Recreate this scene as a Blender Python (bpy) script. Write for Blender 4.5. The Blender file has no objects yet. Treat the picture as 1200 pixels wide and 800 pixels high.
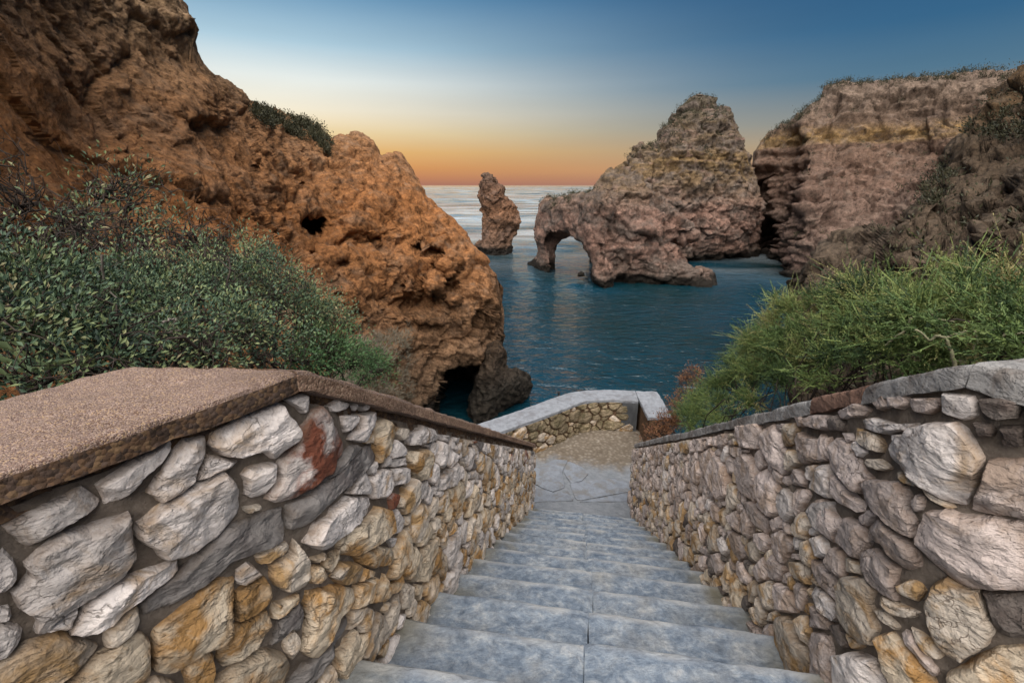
import bpy, math, random
import numpy as np
from mathutils import Vector

C = bpy.context.scene.collection
sc = bpy.context.scene
R_ = math.radians

# ------------------------------------------------------------------ camera
F = 567.0                      # focal length in photo pixels (1200 wide)
TH = math.atan(183 / F)        # pitch below the horizon
CAMZ = 13.0                    # metres above the sea
cam = bpy.data.cameras.new('camera')
cam_o = bpy.data.objects.new('camera', cam)
C.objects.link(cam_o)
cam.sensor_width = 36.0
cam.lens = 36.0 * F / 1200.0
cam.clip_start = 0.02
cam.clip_end = 60000
cam_o.location = (0, 0, CAMZ)
cam_o.rotation_euler = (math.pi / 2 - TH, 0, 0)
sc.camera = cam_o

# ------------------------------------------------------------------ sky, sun, exposure
SUNSET_AZ = R_(-27)            # the glow sits left of the view axis
world = bpy.data.worlds.new("World")
sc.world = world
world.use_nodes = True
wt = world.node_tree
bg = wt.nodes['Background']
sky = wt.nodes.new('ShaderNodeTexSky')
sky.sky_type = 'NISHITA'
sky.sun_disc = False
sky.sun_elevation = R_(-2.0)
sky.sun_rotation = SUNSET_AZ
sky.ozone_density = 3.0
tc = wt.nodes.new('ShaderNodeTexCoord')
sep = wt.nodes.new('ShaderNodeSeparateXYZ')
wt.links.new(tc.outputs['Generated'], sep.inputs[0])


def srgb(r, g, b):
    f = lambda c: (c / 255 / 12.92) if c / 255 <= 0.04045 else ((c / 255 + 0.055) / 1.055) ** 2.4
    return (f(r), f(g), f(b), 1.0)


def ramp(nt, stops, interp='LINEAR'):
    n = nt.nodes.new('ShaderNodeValToRGB')
    cr = n.color_ramp
    cr.interpolation = interp
    while len(cr.elements) > 1:
        cr.elements.remove(cr.elements[-1])
    cr.elements[0].position = stops[0][0]
    cr.elements[0].color = stops[0][1] if len(stops[0][1]) == 4 else (*stops[0][1], 1)
    for p, c in stops[1:]:
        e = cr.elements.new(p)
        e.color = c if len(c) == 4 else (*c, 1)
    return n


def sky_ramp(cols):
    st = [(math.sin(R_(a)) if a > -1 else 0.0, srgb(*c)) for a, c in cols]
    return ramp(wt, st)


warm = sky_ramp([(0.0, (172, 116, 98)), (0.7, (196, 130, 92)), (1.8, (218, 152, 90)), (3.4, (232, 182, 112)), (5.2, (242, 216, 166)),
                 (7.2, (246, 236, 212)), (10, (232, 238, 234)), (13, (176, 206, 222)), (17.5, (104, 152, 188)),
                 (27, (60, 108, 150)), (45, (52, 96, 136)), (90, (54, 94, 130))])
cool = sky_ramp([(0.0, (172, 128, 108)), (1.4, (190, 150, 114)), (3.5, (174, 156, 130)), (5.6, (142, 146, 142)), (9.2, (84, 120, 144)),
                 (13, (56, 102, 138)), (19, (38, 82, 124)), (35, (40, 82, 121)), (60, (48, 88, 125)), (90, (54, 94, 130))])
# azimuth factor: 1 towards the afterglow, 0 away from it
mad = wt.nodes.new('ShaderNodeVectorMath'); mad.operation = 'DOT_PRODUCT'
nrm = wt.nodes.new('ShaderNodeVectorMath'); nrm.operation = 'MULTIPLY'
nrm.inputs[1].default_value = (1, 1, 0)
nn = wt.nodes.new('ShaderNodeVectorMath'); nn.operation = 'NORMALIZE'
wt.links.new(tc.outputs['Generated'], nrm.inputs[0])
wt.links.new(nrm.outputs[0], nn.inputs[0])
wt.links.new(nn.outputs[0], mad.inputs[0])
mad.inputs[1].default_value = (math.sin(SUNSET_AZ), math.cos(SUNSET_AZ), 0)
mr = wt.nodes.new('ShaderNodeMapRange')
mr.inputs['From Min'].default_value = 0.30
mr.inputs['From Max'].default_value = 1.0
wt.links.new(mad.outputs['Value'], mr.inputs['Value'])
for n in (warm, cool):
    wt.links.new(sep.outputs['Z'], n.inputs[0])
pw = wt.nodes.new('ShaderNodeMath'); pw.operation = 'POWER'
pw.inputs[1].default_value = 3.6
wt.links.new(mr.outputs[0], pw.inputs[0])
mixs = wt.nodes.new('ShaderNodeMixRGB')
wt.links.new(pw.outputs[0], mixs.inputs[0])
wt.links.new(cool.outputs[0], mixs.inputs[1])
wt.links.new(warm.outputs[0], mixs.inputs[2])
SKY_NISHITA = 0.05
scale = wt.nodes.new('ShaderNodeMixRGB'); scale.blend_type = 'MULTIPLY'
scale.inputs[0].default_value = 1
sk = 10 * 0.68                 # background strength is 0.1
wisp = wt.nodes.new('ShaderNodeTexNoise')   # faint high streaks of cirrus
wmap = wt.nodes.new('ShaderNodeMapping'); wmap.inputs['Scale'].default_value = (1.2, 1.2, 9.0); wmap.inputs['Rotation'].default_value = (0.25, 0.35, 0)
wt.links.new(tc.outputs['Generated'], wmap.inputs['Vector']); wt.links.new(wmap.outputs[0], wisp.inputs['Vector'])
wisp.inputs['Scale'].default_value = 2.2; wisp.inputs['Detail'].default_value = 5
wr2 = wt.nodes.new('ShaderNodeMapRange'); wr2.inputs['From Min'].default_value = 0.3; wr2.inputs['From Max'].default_value = 0.7
wr2.inputs['To Min'].default_value = 0.97; wr2.inputs['To Max'].default_value = 1.03
wt.links.new(wisp.outputs[0], wr2.inputs['Value'])
wmul = wt.nodes.new('ShaderNodeMixRGB'); wmul.blend_type = 'MULTIPLY'; wmul.inputs[0].default_value = 1
wt.links.new(mixs.outputs[0], wmul.inputs[1]); wt.links.new(wr2.outputs[0], wmul.inputs[2])
scale.inputs[2].default_value = (sk, sk, sk, 1)
wt.links.new(wmul.outputs[0], scale.inputs[1])
addn = wt.nodes.new('ShaderNodeMixRGB')
addn.inputs[0].default_value = SKY_NISHITA
wt.links.new(scale.outputs[0], addn.inputs[1])
wt.links.new(sky.outputs[0], addn.inputs[2])
wt.links.new(addn.outputs[0], bg.inputs[0])
bg.inputs[1].default_value = 0.1

fill_sun = bpy.data.lights.new('fill_sun', 'SUN')
fill_sun.energy = 5.0
fill_sun.angle = R_(80)             # broad fill added behind the camera, sunset glow lies ahead; no hard shadows
fill_sun.color = (1.0, 0.93, 0.86)
fill_sun_o = bpy.data.objects.new('fill_sun', fill_sun)
C.objects.link(fill_sun_o)
fill_sun_o.rotation_euler = (R_(31), 0, R_(-5))
sc.view_settings.view_transform = 'Standard'
sc.view_settings.look = 'None'
sc.view_settings.exposure = 0.62
sc.view_settings.gamma = 1.0

# ------------------------------------------------------------------ frames of reference
AZ = R_(9.06)
EU = np.array([math.sin(AZ), math.cos(AZ), 0.0])     # down the stairs
EW = np.array([math.cos(AZ), -math.sin(AZ), 0.0])    # to the right of the stairs


def W(u, w, z):
    p = EU * u + EW * w
    return np.array([p[0], p[1], z + CAMZ])


def Wn(u, w, z):
    u, w, z = np.broadcast_arrays(np.asarray(u, float), np.asarray(w, float), np.asarray(z, float))
    p = u[..., None] * EU + w[..., None] * EW
    p[..., 2] = z + CAMZ
    return p


def rays(px, py):
    px, py = np.broadcast_arrays(np.asarray(px, float), np.asarray(py, float))
    x = (px - 600) / F
    y = (400 - py) / F
    c, s = math.cos(TH), math.sin(TH)
    return np.stack([x, c + y * s, -s + y * c], -1)


def at(px, py, r):
    """point seen at photo pixel (px,py) at plan range r"""
    d = rays(px, py)
    h = np.hypot(d[..., 0], d[..., 1])
    p = d * (np.asarray(r) / h)[..., None]
    p[..., 2] += CAMZ
    return p


def topix(P):
    c, s = math.cos(TH), math.sin(TH)
    X, Y, Z = P[..., 0], P[..., 1], P[..., 2] - CAMZ
    f = np.maximum(Y * c - Z * s, 1e-3)
    return 600 + F * X / f, 400 - F * (Y * s + Z * c) / f


# ------------------------------------------------------------------ noise
_G = np.array([[1, 1, 0], [-1, 1, 0], [1, -1, 0], [-1, -1, 0], [1, 0, 1], [-1, 0, 1], [1, 0, -1], [-1, 0, -1],
               [0, 1, 1], [0, -1, 1], [0, 1, -1], [0, -1, -1], [1, 1, 0], [-1, 1, 0], [0, -1, 1], [0, -1, -1]], np.float32)


def _h(x, y, z, seed):
    with np.errstate(over='ignore'):
        h = (x.astype(np.uint32) * np.uint32(374761393) + y.astype(np.uint32) * np.uint32(668265263)
             + z.astype(np.uint32) * np.uint32(2147483647) + np.uint32((seed * 1274126177) & 0xffffffff))
        h = (h ^ (h >> np.uint32(13))) * np.uint32(1274126177)
        h = (h ^ (h >> np.uint32(16))) * np.uint32(2246822519)
        return h ^ (h >> np.uint32(15))


def pn(P, seed=0):
    P = np.asarray(P, np.float32)
    I = np.floor(P)
    f = P - I
    I = I.astype(np.int64)
    u = f * f * f * (f * (f * 6 - 15) + 10)
    out = 0
    for dx in (0, 1):
        wx = u[:, 0] if dx else 1 - u[:, 0]
        for dy in (0, 1):
            wy = u[:, 1] if dy else 1 - u[:, 1]
            for dz in (0, 1):
                wz = u[:, 2] if dz else 1 - u[:, 2]
                g = _G[(_h(I[:, 0] + dx, I[:, 1] + dy, I[:, 2] + dz, seed) & np.uint32(15)).astype(np.int64)]
                out = out + wx * wy * wz * (g[:, 0] * (f[:, 0] - dx) + g[:, 1] * (f[:, 1] - dy) + g[:, 2] * (f[:, 2] - dz))
    return out


def fbm(P, octv=4, seed=0, gain=0.5):
    P = np.asarray(P, float)
    a, s, o = 1.0, 1.0, 0
    for k in range(octv):
        o = o + a * pn(P * s + 17.3 * k, seed + k)
        a *= gain
        s *= 2.03
    return o


def ridged(P, octv=4, seed=0, gain=0.5):
    P = np.asarray(P, float)
    a, s, o = 1.0, 1.0, 0
    for k in range(octv):
        o = o + a * (0.5 - np.abs(pn(P * s + 9.1 * k, seed + k)) * 1.6)
        a *= gain
        s *= 2.1
    return o


def cell(P, seed=0):
    """distance to the nearest and second nearest feature point"""
    P = np.asarray(P, np.float32)
    I = np.floor(P).astype(np.int64)
    f1 = np.full(len(P), 9.0, np.float32)
    f2 = f1.copy()
    for dx in (-1, 0, 1):
        for dy in (-1, 0, 1):
            for dz in (-1, 0, 1):
                c = I + np.array([dx, dy, dz])
                h = _h(c[:, 0], c[:, 1], c[:, 2], seed)
                o = np.stack([(h & np.uint32(1023)), (h >> np.uint32(10)) & np.uint32(1023), (h >> np.uint32(20)) & np.uint32(1023)], -1) / 1023.0
                d = np.sqrt((((c + o) - P) ** 2).sum(-1)).astype(np.float32)
                f2 = np.minimum(f2, np.maximum(f1, d))
                f1 = np.minimum(f1, d)
    return f1, f2


def planes(P, seed=0):
    """blocky broken faces: every cell of a Voronoi pattern is a tilted plane; returns (offset, distance to the joint)"""
    P = np.asarray(P, np.float32)
    I = np.floor(P).astype(np.int64)
    f1 = np.full(len(P), 9.0, np.float32); f2 = f1.copy(); val = np.zeros(len(P), np.float32)
    for dx in (-1, 0, 1):
        for dy in (-1, 0, 1):
            for dz in (-1, 0, 1):
                c = I + np.array([dx, dy, dz])
                h = _h(c[:, 0], c[:, 1], c[:, 2], seed)
                o = np.stack([(h & np.uint32(1023)), (h >> np.uint32(10)) & np.uint32(1023), (h >> np.uint32(20)) & np.uint32(1023)], -1) / 1023.0
                r = P - (c + o)
                d = np.sqrt((r ** 2).sum(-1)).astype(np.float32)
                h2 = _h(c[:, 0] + 57, c[:, 1] - 31, c[:, 2] + 11, seed + 3)
                g = np.stack([(h2 & np.uint32(1023)), (h2 >> np.uint32(10)) & np.uint32(1023), (h2 >> np.uint32(20)) & np.uint32(1023)], -1) / 511.5 - 1
                v = (r * g).sum(-1) + 0.35 * g[:, 0]
                new = d < f1
                f2 = np.where(new, f1, np.minimum(f2, d))
                val = np.where(new, v, val)
                f1 = np.where(new, d, f1)
    return val, f2 - f1


# ------------------------------------------------------------------ mesh helpers
def wloc(o):
    v = Vector()
    while o is not None:
        v += o.location
        o = o.parent
    return v


def mesh_np(name, V, faces, mat, parent=None, smooth=True, origin=None, sharp=None, uvattr=None):
    """faces: an int array (n,3|4) or a list of such arrays / lists"""
    V = np.asarray(V, np.float64)
    if origin is not None:
        V = V - np.asarray(origin)
    me = bpy.data.meshes.new(name)
    groups = faces if isinstance(faces, list) and len(faces) and isinstance(faces[0], np.ndarray) and faces[0].ndim == 2 else None
    if isinstance(faces, np.ndarray):
        groups = [faces]
    if groups is None:
        me.from_pydata(V.tolist(), [], [list(map(int, f)) for f in faces])
    else:
        groups = [g for g in groups if len(g)]
        idx = np.concatenate([g.reshape(-1) for g in groups]).astype(np.int32)
        cnt = np.concatenate([np.full(len(g), g.shape[1]) for g in groups])
        st = np.concatenate([[0], np.cumsum(cnt)[:-1]]).astype(np.int32)
        me.vertices.add(len(V))
        me.vertices.foreach_set('co', V.reshape(-1).astype(np.float32))
        me.loops.add(len(idx))
        me.loops.foreach_set('vertex_index', idx)
        me.polygons.add(len(cnt))
        me.polygons.foreach_set('loop_start', st)
        me.update(calc_edges=True)
    me.validate()
    me.polygons.foreach_set('use_smooth', np.full(len(me.polygons), smooth))
    if smooth and sharp:
        me.set_sharp_from_angle(angle=R_(sharp))
    if mat:
        me.materials.append(mat)
    o = bpy.data.objects.new(name, me)
    C.objects.link(o)
    if parent is not None:
        o.parent = parent
    o.location = Vector([float(x) for x in origin] if origin is not None else (0, 0, 0)) - wloc(parent)
    return o


def thing(name, loc, label=None, cat=None, group=None):
    o = bpy.data.objects.new(name, None)
    o.empty_display_size = 0.2
    C.objects.link(o)
    o.location = Vector([float(x) for x in loc])
    return tag(o, label, cat, group)


def tag(o, label=None, cat=None, group=None, kind=None):
    if label: o['label'] = label
    if cat: o['category'] = cat
    if group: o['group'] = group
    if kind: o['kind'] = kind
    return o


def grid_faces(nr, nc, wrap=False):
    i, j = np.meshgrid(np.arange(nr - 1), np.arange(nc if wrap else nc - 1), indexing='ij')
    j2 = (j + 1) % nc
    return np.stack([i * nc + j, i * nc + j2, (i + 1) * nc + j2, (i + 1) * nc + j], -1).reshape(-1, 4)


def vnormals(V, Q):
    N = np.zeros_like(V)
    for g in (Q if isinstance(Q, list) else [Q]):
        a, b, c, d = V[g[:, 0]], V[g[:, 1]], V[g[:, 2]], V[g[:, -1]]
        n = np.cross(c - a, d - b) if g.shape[1] == 4 else np.cross(b - a, c - a)
        for k in range(g.shape[1]):
            np.add.at(N, g[:, k], n)
    return N / np.maximum(np.linalg.norm(N, axis=1, keepdims=True), 1e-12)


def tubes(paths, radii, sides=4):
    """many tapered tubes in one vertex / face set; paths: list of (n,3), radii: list of (n,)"""
    V, Q, base = [], [], 0
    ang = np.arange(sides) * 2 * math.pi / sides
    for P, r in zip(paths, radii):
        P = np.asarray(P, float); r = np.asarray(r, float)
        T = np.gradient(P, axis=0)
        T /= np.maximum(np.linalg.norm(T, axis=1, keepdims=True), 1e-9)
        ref = np.array([0.31, 0.2, 0.93]) if abs(T[:, 2]).mean() < 0.8 else np.array([0.95, 0.3, 0.1])
        A = np.cross(T, ref); A /= np.maximum(np.linalg.norm(A, axis=1, keepdims=True), 1e-9)
        B = np.cross(T, A)
        ring = P[:, None, :] + r[:, None, None] * (np.cos(ang)[None, :, None] * A[:, None, :] + np.sin(ang)[None, :, None] * B[:, None, :])
        V.append(ring.reshape(-1, 3))
        Q.append(grid_faces(len(P), sides, wrap=True) + base)
        base += len(P) * sides
    return np.concatenate(V), np.concatenate(Q)


# ------------------------------------------------------------------ materials
def material(name, rough=0.85, spec=0.3):
    m = bpy.data.materials.new(name)
    m.use_nodes = True
    b = m.node_tree.nodes['Principled BSDF']
    b.inputs['Roughness'].default_value = rough
    b.inputs['Specular IOR Level'].default_value = spec
    return m, m.node_tree, b


def nz(nt, scale, detail=6, rough=0.6, dist=0.0, vec=None, kind='noise'):
    if kind == 'voronoi':
        n = nt.nodes.new('ShaderNodeTexVoronoi'); n.inputs['Scale'].default_value = scale
    else:
        n = nt.nodes.new('ShaderNodeTexNoise')
        n.inputs['Scale'].default_value = scale
        n.inputs['Detail'].default_value = detail
        n.inputs['Roughness'].default_value = rough
        n.inputs['Distortion'].default_value = dist
    nt.links.new(vec, n.inputs['Vector'])
    return n


def pos(nt, sc=(1, 1, 1), rot=(0, 0, 0)):
    g = nt.nodes.new('ShaderNodeNewGeometry')
    mp = nt.nodes.new('ShaderNodeMapping')
    mp.inputs['Scale'].default_value = sc
    mp.inputs['Rotation'].default_value = rot
    nt.links.new(g.outputs['Position'], mp.inputs['Vector'])
    return mp.outputs[0]


def mixc(nt, fac, a, b, mode='MIX'):
    n = nt.nodes.new('ShaderNodeMixRGB'); n.blend_type = mode
    for k, v in ((0, fac), (1, a), (2, b)):
        if hasattr(v, 'is_output'):
            nt.links.new(v, n.inputs[k])
        else:
            n.inputs[k].default_value = v if k == 0 else (*v, 1) if len(v) == 3 else v
    return n.outputs[0]


def bump(nt, b, hs, dist, first=None):
    """chain of (height socket, strength, distance)"""
    prev = first
    for h, s, d in hs:
        n = nt.nodes.new('ShaderNodeBump')
        n.inputs['Strength'].default_value = s
        n.inputs['Distance'].default_value = d
        nt.links.new(h, n.inputs['Height'])
        if prev: nt.links.new(prev, n.inputs['Normal'])
        prev = n.outputs[0]
    nt.links.new(prev, b.inputs['Normal'])


def rmap(nt, sock, a, b_, c=0.0, d=1.0):
    n = nt.nodes.new('ShaderNodeMapRange')
    n.inputs['From Min'].default_value = a; n.inputs['From Max'].default_value = b_
    n.inputs['To Min'].default_value = c; n.inputs['To Max'].default_value = d
    nt.links.new(sock, n.inputs['Value'])
    return n.outputs[0]


def stone_mat(name, base, stain=None, stain_amt=0.5, dark=(0.16, 0.14, 0.13), bump_s=0.5, scale=1.0, rough=0.85, rnd=0.35):
    m, nt, b = material(name, rough)
    v = pos(nt)
    n1 = nz(nt, 14 * scale, 6, 0.65, 0.3, v)
    lo = tuple(c * 0.74 for c in base); hi = tuple(min(1, c * 1.16) for c in base)
    col = ramp(nt, [(0.30, lo), (0.5, base), (0.72, hi)])
    nt.links.new(n1.outputs[0], col.inputs[0])
    c = col.outputs[0]
    oi = nt.nodes.new('ShaderNodeObjectInfo')
    if stain:
        n2 = nz(nt, 7 * scale, 5, 0.6, 0.8, v)
        fac = rmap(nt, n2.outputs[0], 0.60 - 0.28 * stain_amt, 0.74 - 0.28 * stain_amt)
        c = mixc(nt, fac, c, stain)
    n3 = nz(nt, 38 * scale, 5, 0.7, 0.5, v)
    fac = rmap(nt, n3.outputs[0], 0.56, 0.74, 0, 0.75)
    c = mixc(nt, fac, c, dark)
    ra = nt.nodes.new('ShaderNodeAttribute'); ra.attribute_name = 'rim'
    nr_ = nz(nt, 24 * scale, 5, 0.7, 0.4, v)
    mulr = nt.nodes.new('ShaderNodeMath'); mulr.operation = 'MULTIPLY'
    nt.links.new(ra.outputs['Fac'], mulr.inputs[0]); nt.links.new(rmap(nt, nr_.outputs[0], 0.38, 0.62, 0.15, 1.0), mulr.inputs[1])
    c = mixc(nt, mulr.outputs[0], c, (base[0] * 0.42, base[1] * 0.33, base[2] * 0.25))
    crk = nt.nodes.new('ShaderNodeTexVoronoi'); crk.feature = 'DISTANCE_TO_EDGE'; crk.inputs['Scale'].default_value = 13 * scale
    wv_ = nt.nodes.new('ShaderNodeMixRGB'); wv_.blend_type = 'ADD'; wv_.inputs[0].default_value = 0.16 / scale
    nw_ = nz(nt, 9 * scale, 4, 0.6, 0, v)
    nt.links.new(v, wv_.inputs[1]); nt.links.new(nw_.outputs['Color'], wv_.inputs[2])
    nt.links.new(wv_.outputs[0], crk.inputs['Vector'])
    crf = rmap(nt, crk.outputs['Distance'], 0.0, 0.035, 1.0, 0.0)
    pat = nz(nt, 5 * scale, 3, 0.5, 0, v)
    mulc = nt.nodes.new('ShaderNodeMath'); mulc.operation = 'MULTIPLY'
    nt.links.new(crf, mulc.inputs[0]); nt.links.new(rmap(nt, pat.outputs[0], 0.46, 0.62, 0, 0.75), mulc.inputs[1])
    c = mixc(nt, mulc.outputs[0], c, dark)
    hsv = nt.nodes.new('ShaderNodeHueSaturation')
    nt.links.new(c, hsv.inputs['Color'])
    nt.links.new(rmap(nt, oi.outputs['Random'], 0, 1, 1 - rnd, 1 + rnd * 0.5), hsv.inputs['Value'])
    nt.links.new(hsv.outputs[0], b.inputs['Base Color'])
    h1 = nz(nt, 30 * scale, 8, 0.65, 0.2, v)
    h2 = nz(nt, 9 * scale, 4, 0.55, 0.6, pos(nt, (1, 1, 2.2), (0.5, 0.2, 0.3)))
    bump(nt, b, [(mulc.outputs[0], 0.6, -0.006), (h2.outputs[0], bump_s * 1.5, 0.045), (h1.outputs[0], bump_s * 1.7, 0.018)], 0)
    return m


M = {}
M['pale'] = stone_mat('pale_limestone', (0.60, 0.55, 0.52), (0.36, 0.26, 0.17), 0.25, (0.20, 0.17, 0.15))
M['ochre'] = stone_mat('ochre_limestone', (0.56, 0.47, 0.355), (0.38, 0.215, 0.080), 0.52, (0.16, 0.11, 0.06), 0.6)
M['buff'] = stone_mat('buff_limestone', (0.54, 0.47, 0.39), (0.38, 0.24, 0.11), 0.5, (0.15, 0.11, 0.08), 0.55)
M['pink'] = stone_mat('pinkish_limestone', (0.56, 0.475, 0.435), (0.38, 0.29, 0.23), 0.45, (0.13, 0.10, 0.08), 0.6)
M['grey'] = stone_mat('grey_slate', (0.20, 0.185, 0.175), (0.12, 0.105, 0.10), 0.4, (0.08, 0.07, 0.065), 0.4, rnd=0.2)
M['rust'] = stone_mat('rust_stained_limestone', (0.50, 0.45, 0.42), (0.17, 0.055, 0.03), 0.75, (0.20, 0.10, 0.06), 0.45, rnd=0.1)
M['dark'] = stone_mat('dark_rubble', (0.20, 0.17, 0.15), (0.13, 0.10, 0.085), 0.5, (0.07, 0.06, 0.05), 0.9)
M['mossy'] = stone_mat('mossy_stone', (0.29, 0.23, 0.15), (0.17, 0.14, 0.08), 0.6, (0.07, 0.06, 0.035), 0.8)


def mortar_mat(name, a, b2):
    m, nt, b = material(name, 0.95, 0.1)
    v = pos(nt)
    n = nz(nt, 22, 8, 0.7, 0, v)
    col = ramp(nt, [(0.3, a), (0.7, b2)])
    nt.links.new(n.outputs[0], col.inputs[0])
    nt.links.new(col.outputs[0], b.inputs['Base Color'])
    h = nz(nt, 60, 8, 0.75, 0, v)
    bump(nt, b, [(h.outputs[0], 0.9, 0.02)], 0)
    return m


M['mortar'] = mortar_mat('lime_mortar', (0.12, 0.097, 0.078), (0.27, 0.225, 0.185))
M['mortar_brown'] = mortar_mat('brown_mortar', (0.05, 0.03, 0.018), (0.15, 0.095, 0.06))


def pebble_mat(name, cols, peb_scale, bump_s=0.6, patch=None):
    """exposed aggregate: small pebbles of several colours in cement"""
    m, nt, b = material(name, 0.9, 0.2)
    v = pos(nt)
    vo = nz(nt, peb_scale, vec=v, kind='voronoi')
    sepc = nt.nodes.new('ShaderNodeSeparateColor')
    nt.links.new(vo.outputs['Color'], sepc.inputs[0])
    col = ramp(nt, [(i / (len(cols)), c) for i, c in enumerate(cols)], 'CONSTANT')
    nt.links.new(sepc.outputs[0], col.inputs[0])
    big = nz(nt, 5, 6, 0.65, 0.2, v)
    c = mixc(nt, rmap(nt, big.outputs[0], 0.35, 0.7, 0.0, 0.55), col.outputs[0], patch or cols[0])
    st = nz(nt, 2.6, 6, 0.68, 0.6, v)
    sv = ramp(nt, [(0.36, (0.62, 0.60, 0.58)), (0.5, (0.95, 0.95, 0.95)), (0.65, (1.10, 1.09, 1.07))])
    nt.links.new(st.outputs[0], sv.inputs[0])
    c = mixc(nt, 1.0, c, sv.outputs[0], 'MULTIPLY')
    nt.links.new(c, b.inputs['Base Color'])
    h = nz(nt, 70, 6, 0.7, 0, v)
    bump(nt, b, [(vo.outputs['Distance'], bump_s, -0.004), (h.outputs[0], 0.7, 0.008)], 0)
    return m


M['cope_brown'] = pebble_mat('exposed_aggregate', [(0.205, 0.140, 0.115), (0.28, 0.20, 0.165), (0.15, 0.09, 0.068), (0.38, 0.28, 0.23), (0.22, 0.15, 0.115), (0.40, 0.275, 0.17)], 400, 0.8, (0.22, 0.16, 0.135))
M['cope_dark'] = pebble_mat('dark_aggregate', [(0.075, 0.045, 0.028), (0.12, 0.07, 0.04), (0.05, 0.033, 0.024), (0.16, 0.10, 0.055), (0.09, 0.06, 0.045)], 120, 0.9, (0.05, 0.035, 0.028))
M['cope_mid'] = pebble_mat('reddish_aggregate', [(0.20, 0.125, 0.085), (0.27, 0.175, 0.125), (0.14, 0.085, 0.055), (0.33, 0.23, 0.16)], 170, 0.9, (0.20, 0.13, 0.095))
M['cope_grey'] = stone_mat('weathered_cement', (0.30, 0.29, 0.28), (0.17, 0.15, 0.135), 0.5, (0.12, 0.11, 0.10), 0.5, 1.4, rnd=0.15)
M['cope_red'] = stone_mat('reddish_cement', (0.24, 0.14, 0.10), (0.14, 0.08, 0.06), 0.4, (0.09, 0.06, 0.05), 0.5, 1.4, rnd=0.1)
M['cope_blue'] = stone_mat('pale_grey_cement', (0.235, 0.25, 0.275), (0.17, 0.175, 0.19), 0.4, (0.16, 0.16, 0.165), 0.35, 0.9, rnd=0.1)


def step_mat():
    m, nt, b = material('worn_grey_step_stone', 0.8, 0.35)
    v = pos(nt)
    vs = pos(nt, (1.0, 1.5, 1.2), (0, 0, -AZ))
    n1 = nz(nt, 11, 9, 0.76, 0.5, vs)
    col = ramp(nt, [(0.34, (0.085, 0.115, 0.160)), (0.47, (0.150, 0.188, 0.238)), (0.56, (0.22, 0.255, 0.295)), (0.70, (0.36, 0.375, 0.385))])
    nt.links.new(n1.outputs[0], col.inputs[0])
    n2 = nz(nt, 3.2, 5, 0.6, 0.4, v)
    c = mixc(nt, rmap(nt, n2.outputs[0], 0.52, 0.72, 0, 0.5), col.outputs[0], (0.30, 0.285, 0.25))
    n3 = nz(nt, 55, 5, 0.7, 0.3, v)
    c = mixc(nt, rmap(nt, n3.outputs[0], 0.55, 0.75, 0, 0.7), c, (0.13, 0.145, 0.17))
    n6 = nz(nt, 26, 6, 0.75, 0.3, v)
    v6 = ramp(nt, [(0.33, (0.55, 0.57, 0.60)), (0.5, (0.92, 0.92, 0.92)), (0.66, (1.22, 1.2, 1.16))])
    nt.links.new(n6.outputs[0], v6.inputs[0])
    c = mixc(nt, 1.0, c, v6.outputs[0], 'MULTIPLY')
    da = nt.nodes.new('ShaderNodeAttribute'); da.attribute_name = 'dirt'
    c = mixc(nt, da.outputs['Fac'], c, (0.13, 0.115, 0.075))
    wa = nt.nodes.new('ShaderNodeAttribute'); wa.attribute_name = 'wear'
    c = mixc(nt, wa.outputs['Fac'], c, (0.40, 0.40, 0.39))
    nt.links.new(c, b.inputs['Base Color'])
    h1 = nz(nt, 24, 8, 0.7, 0.5, vs)
    h2 = nz(nt, 7, 5, 0.6, 0.5, vs)
    bump(nt, b, [(h2.outputs[0], 0.55, 0.03), (h1.outputs[0], 0.6, 0.014)], 0)
    return m


M['step'] = step_mat()


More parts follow.
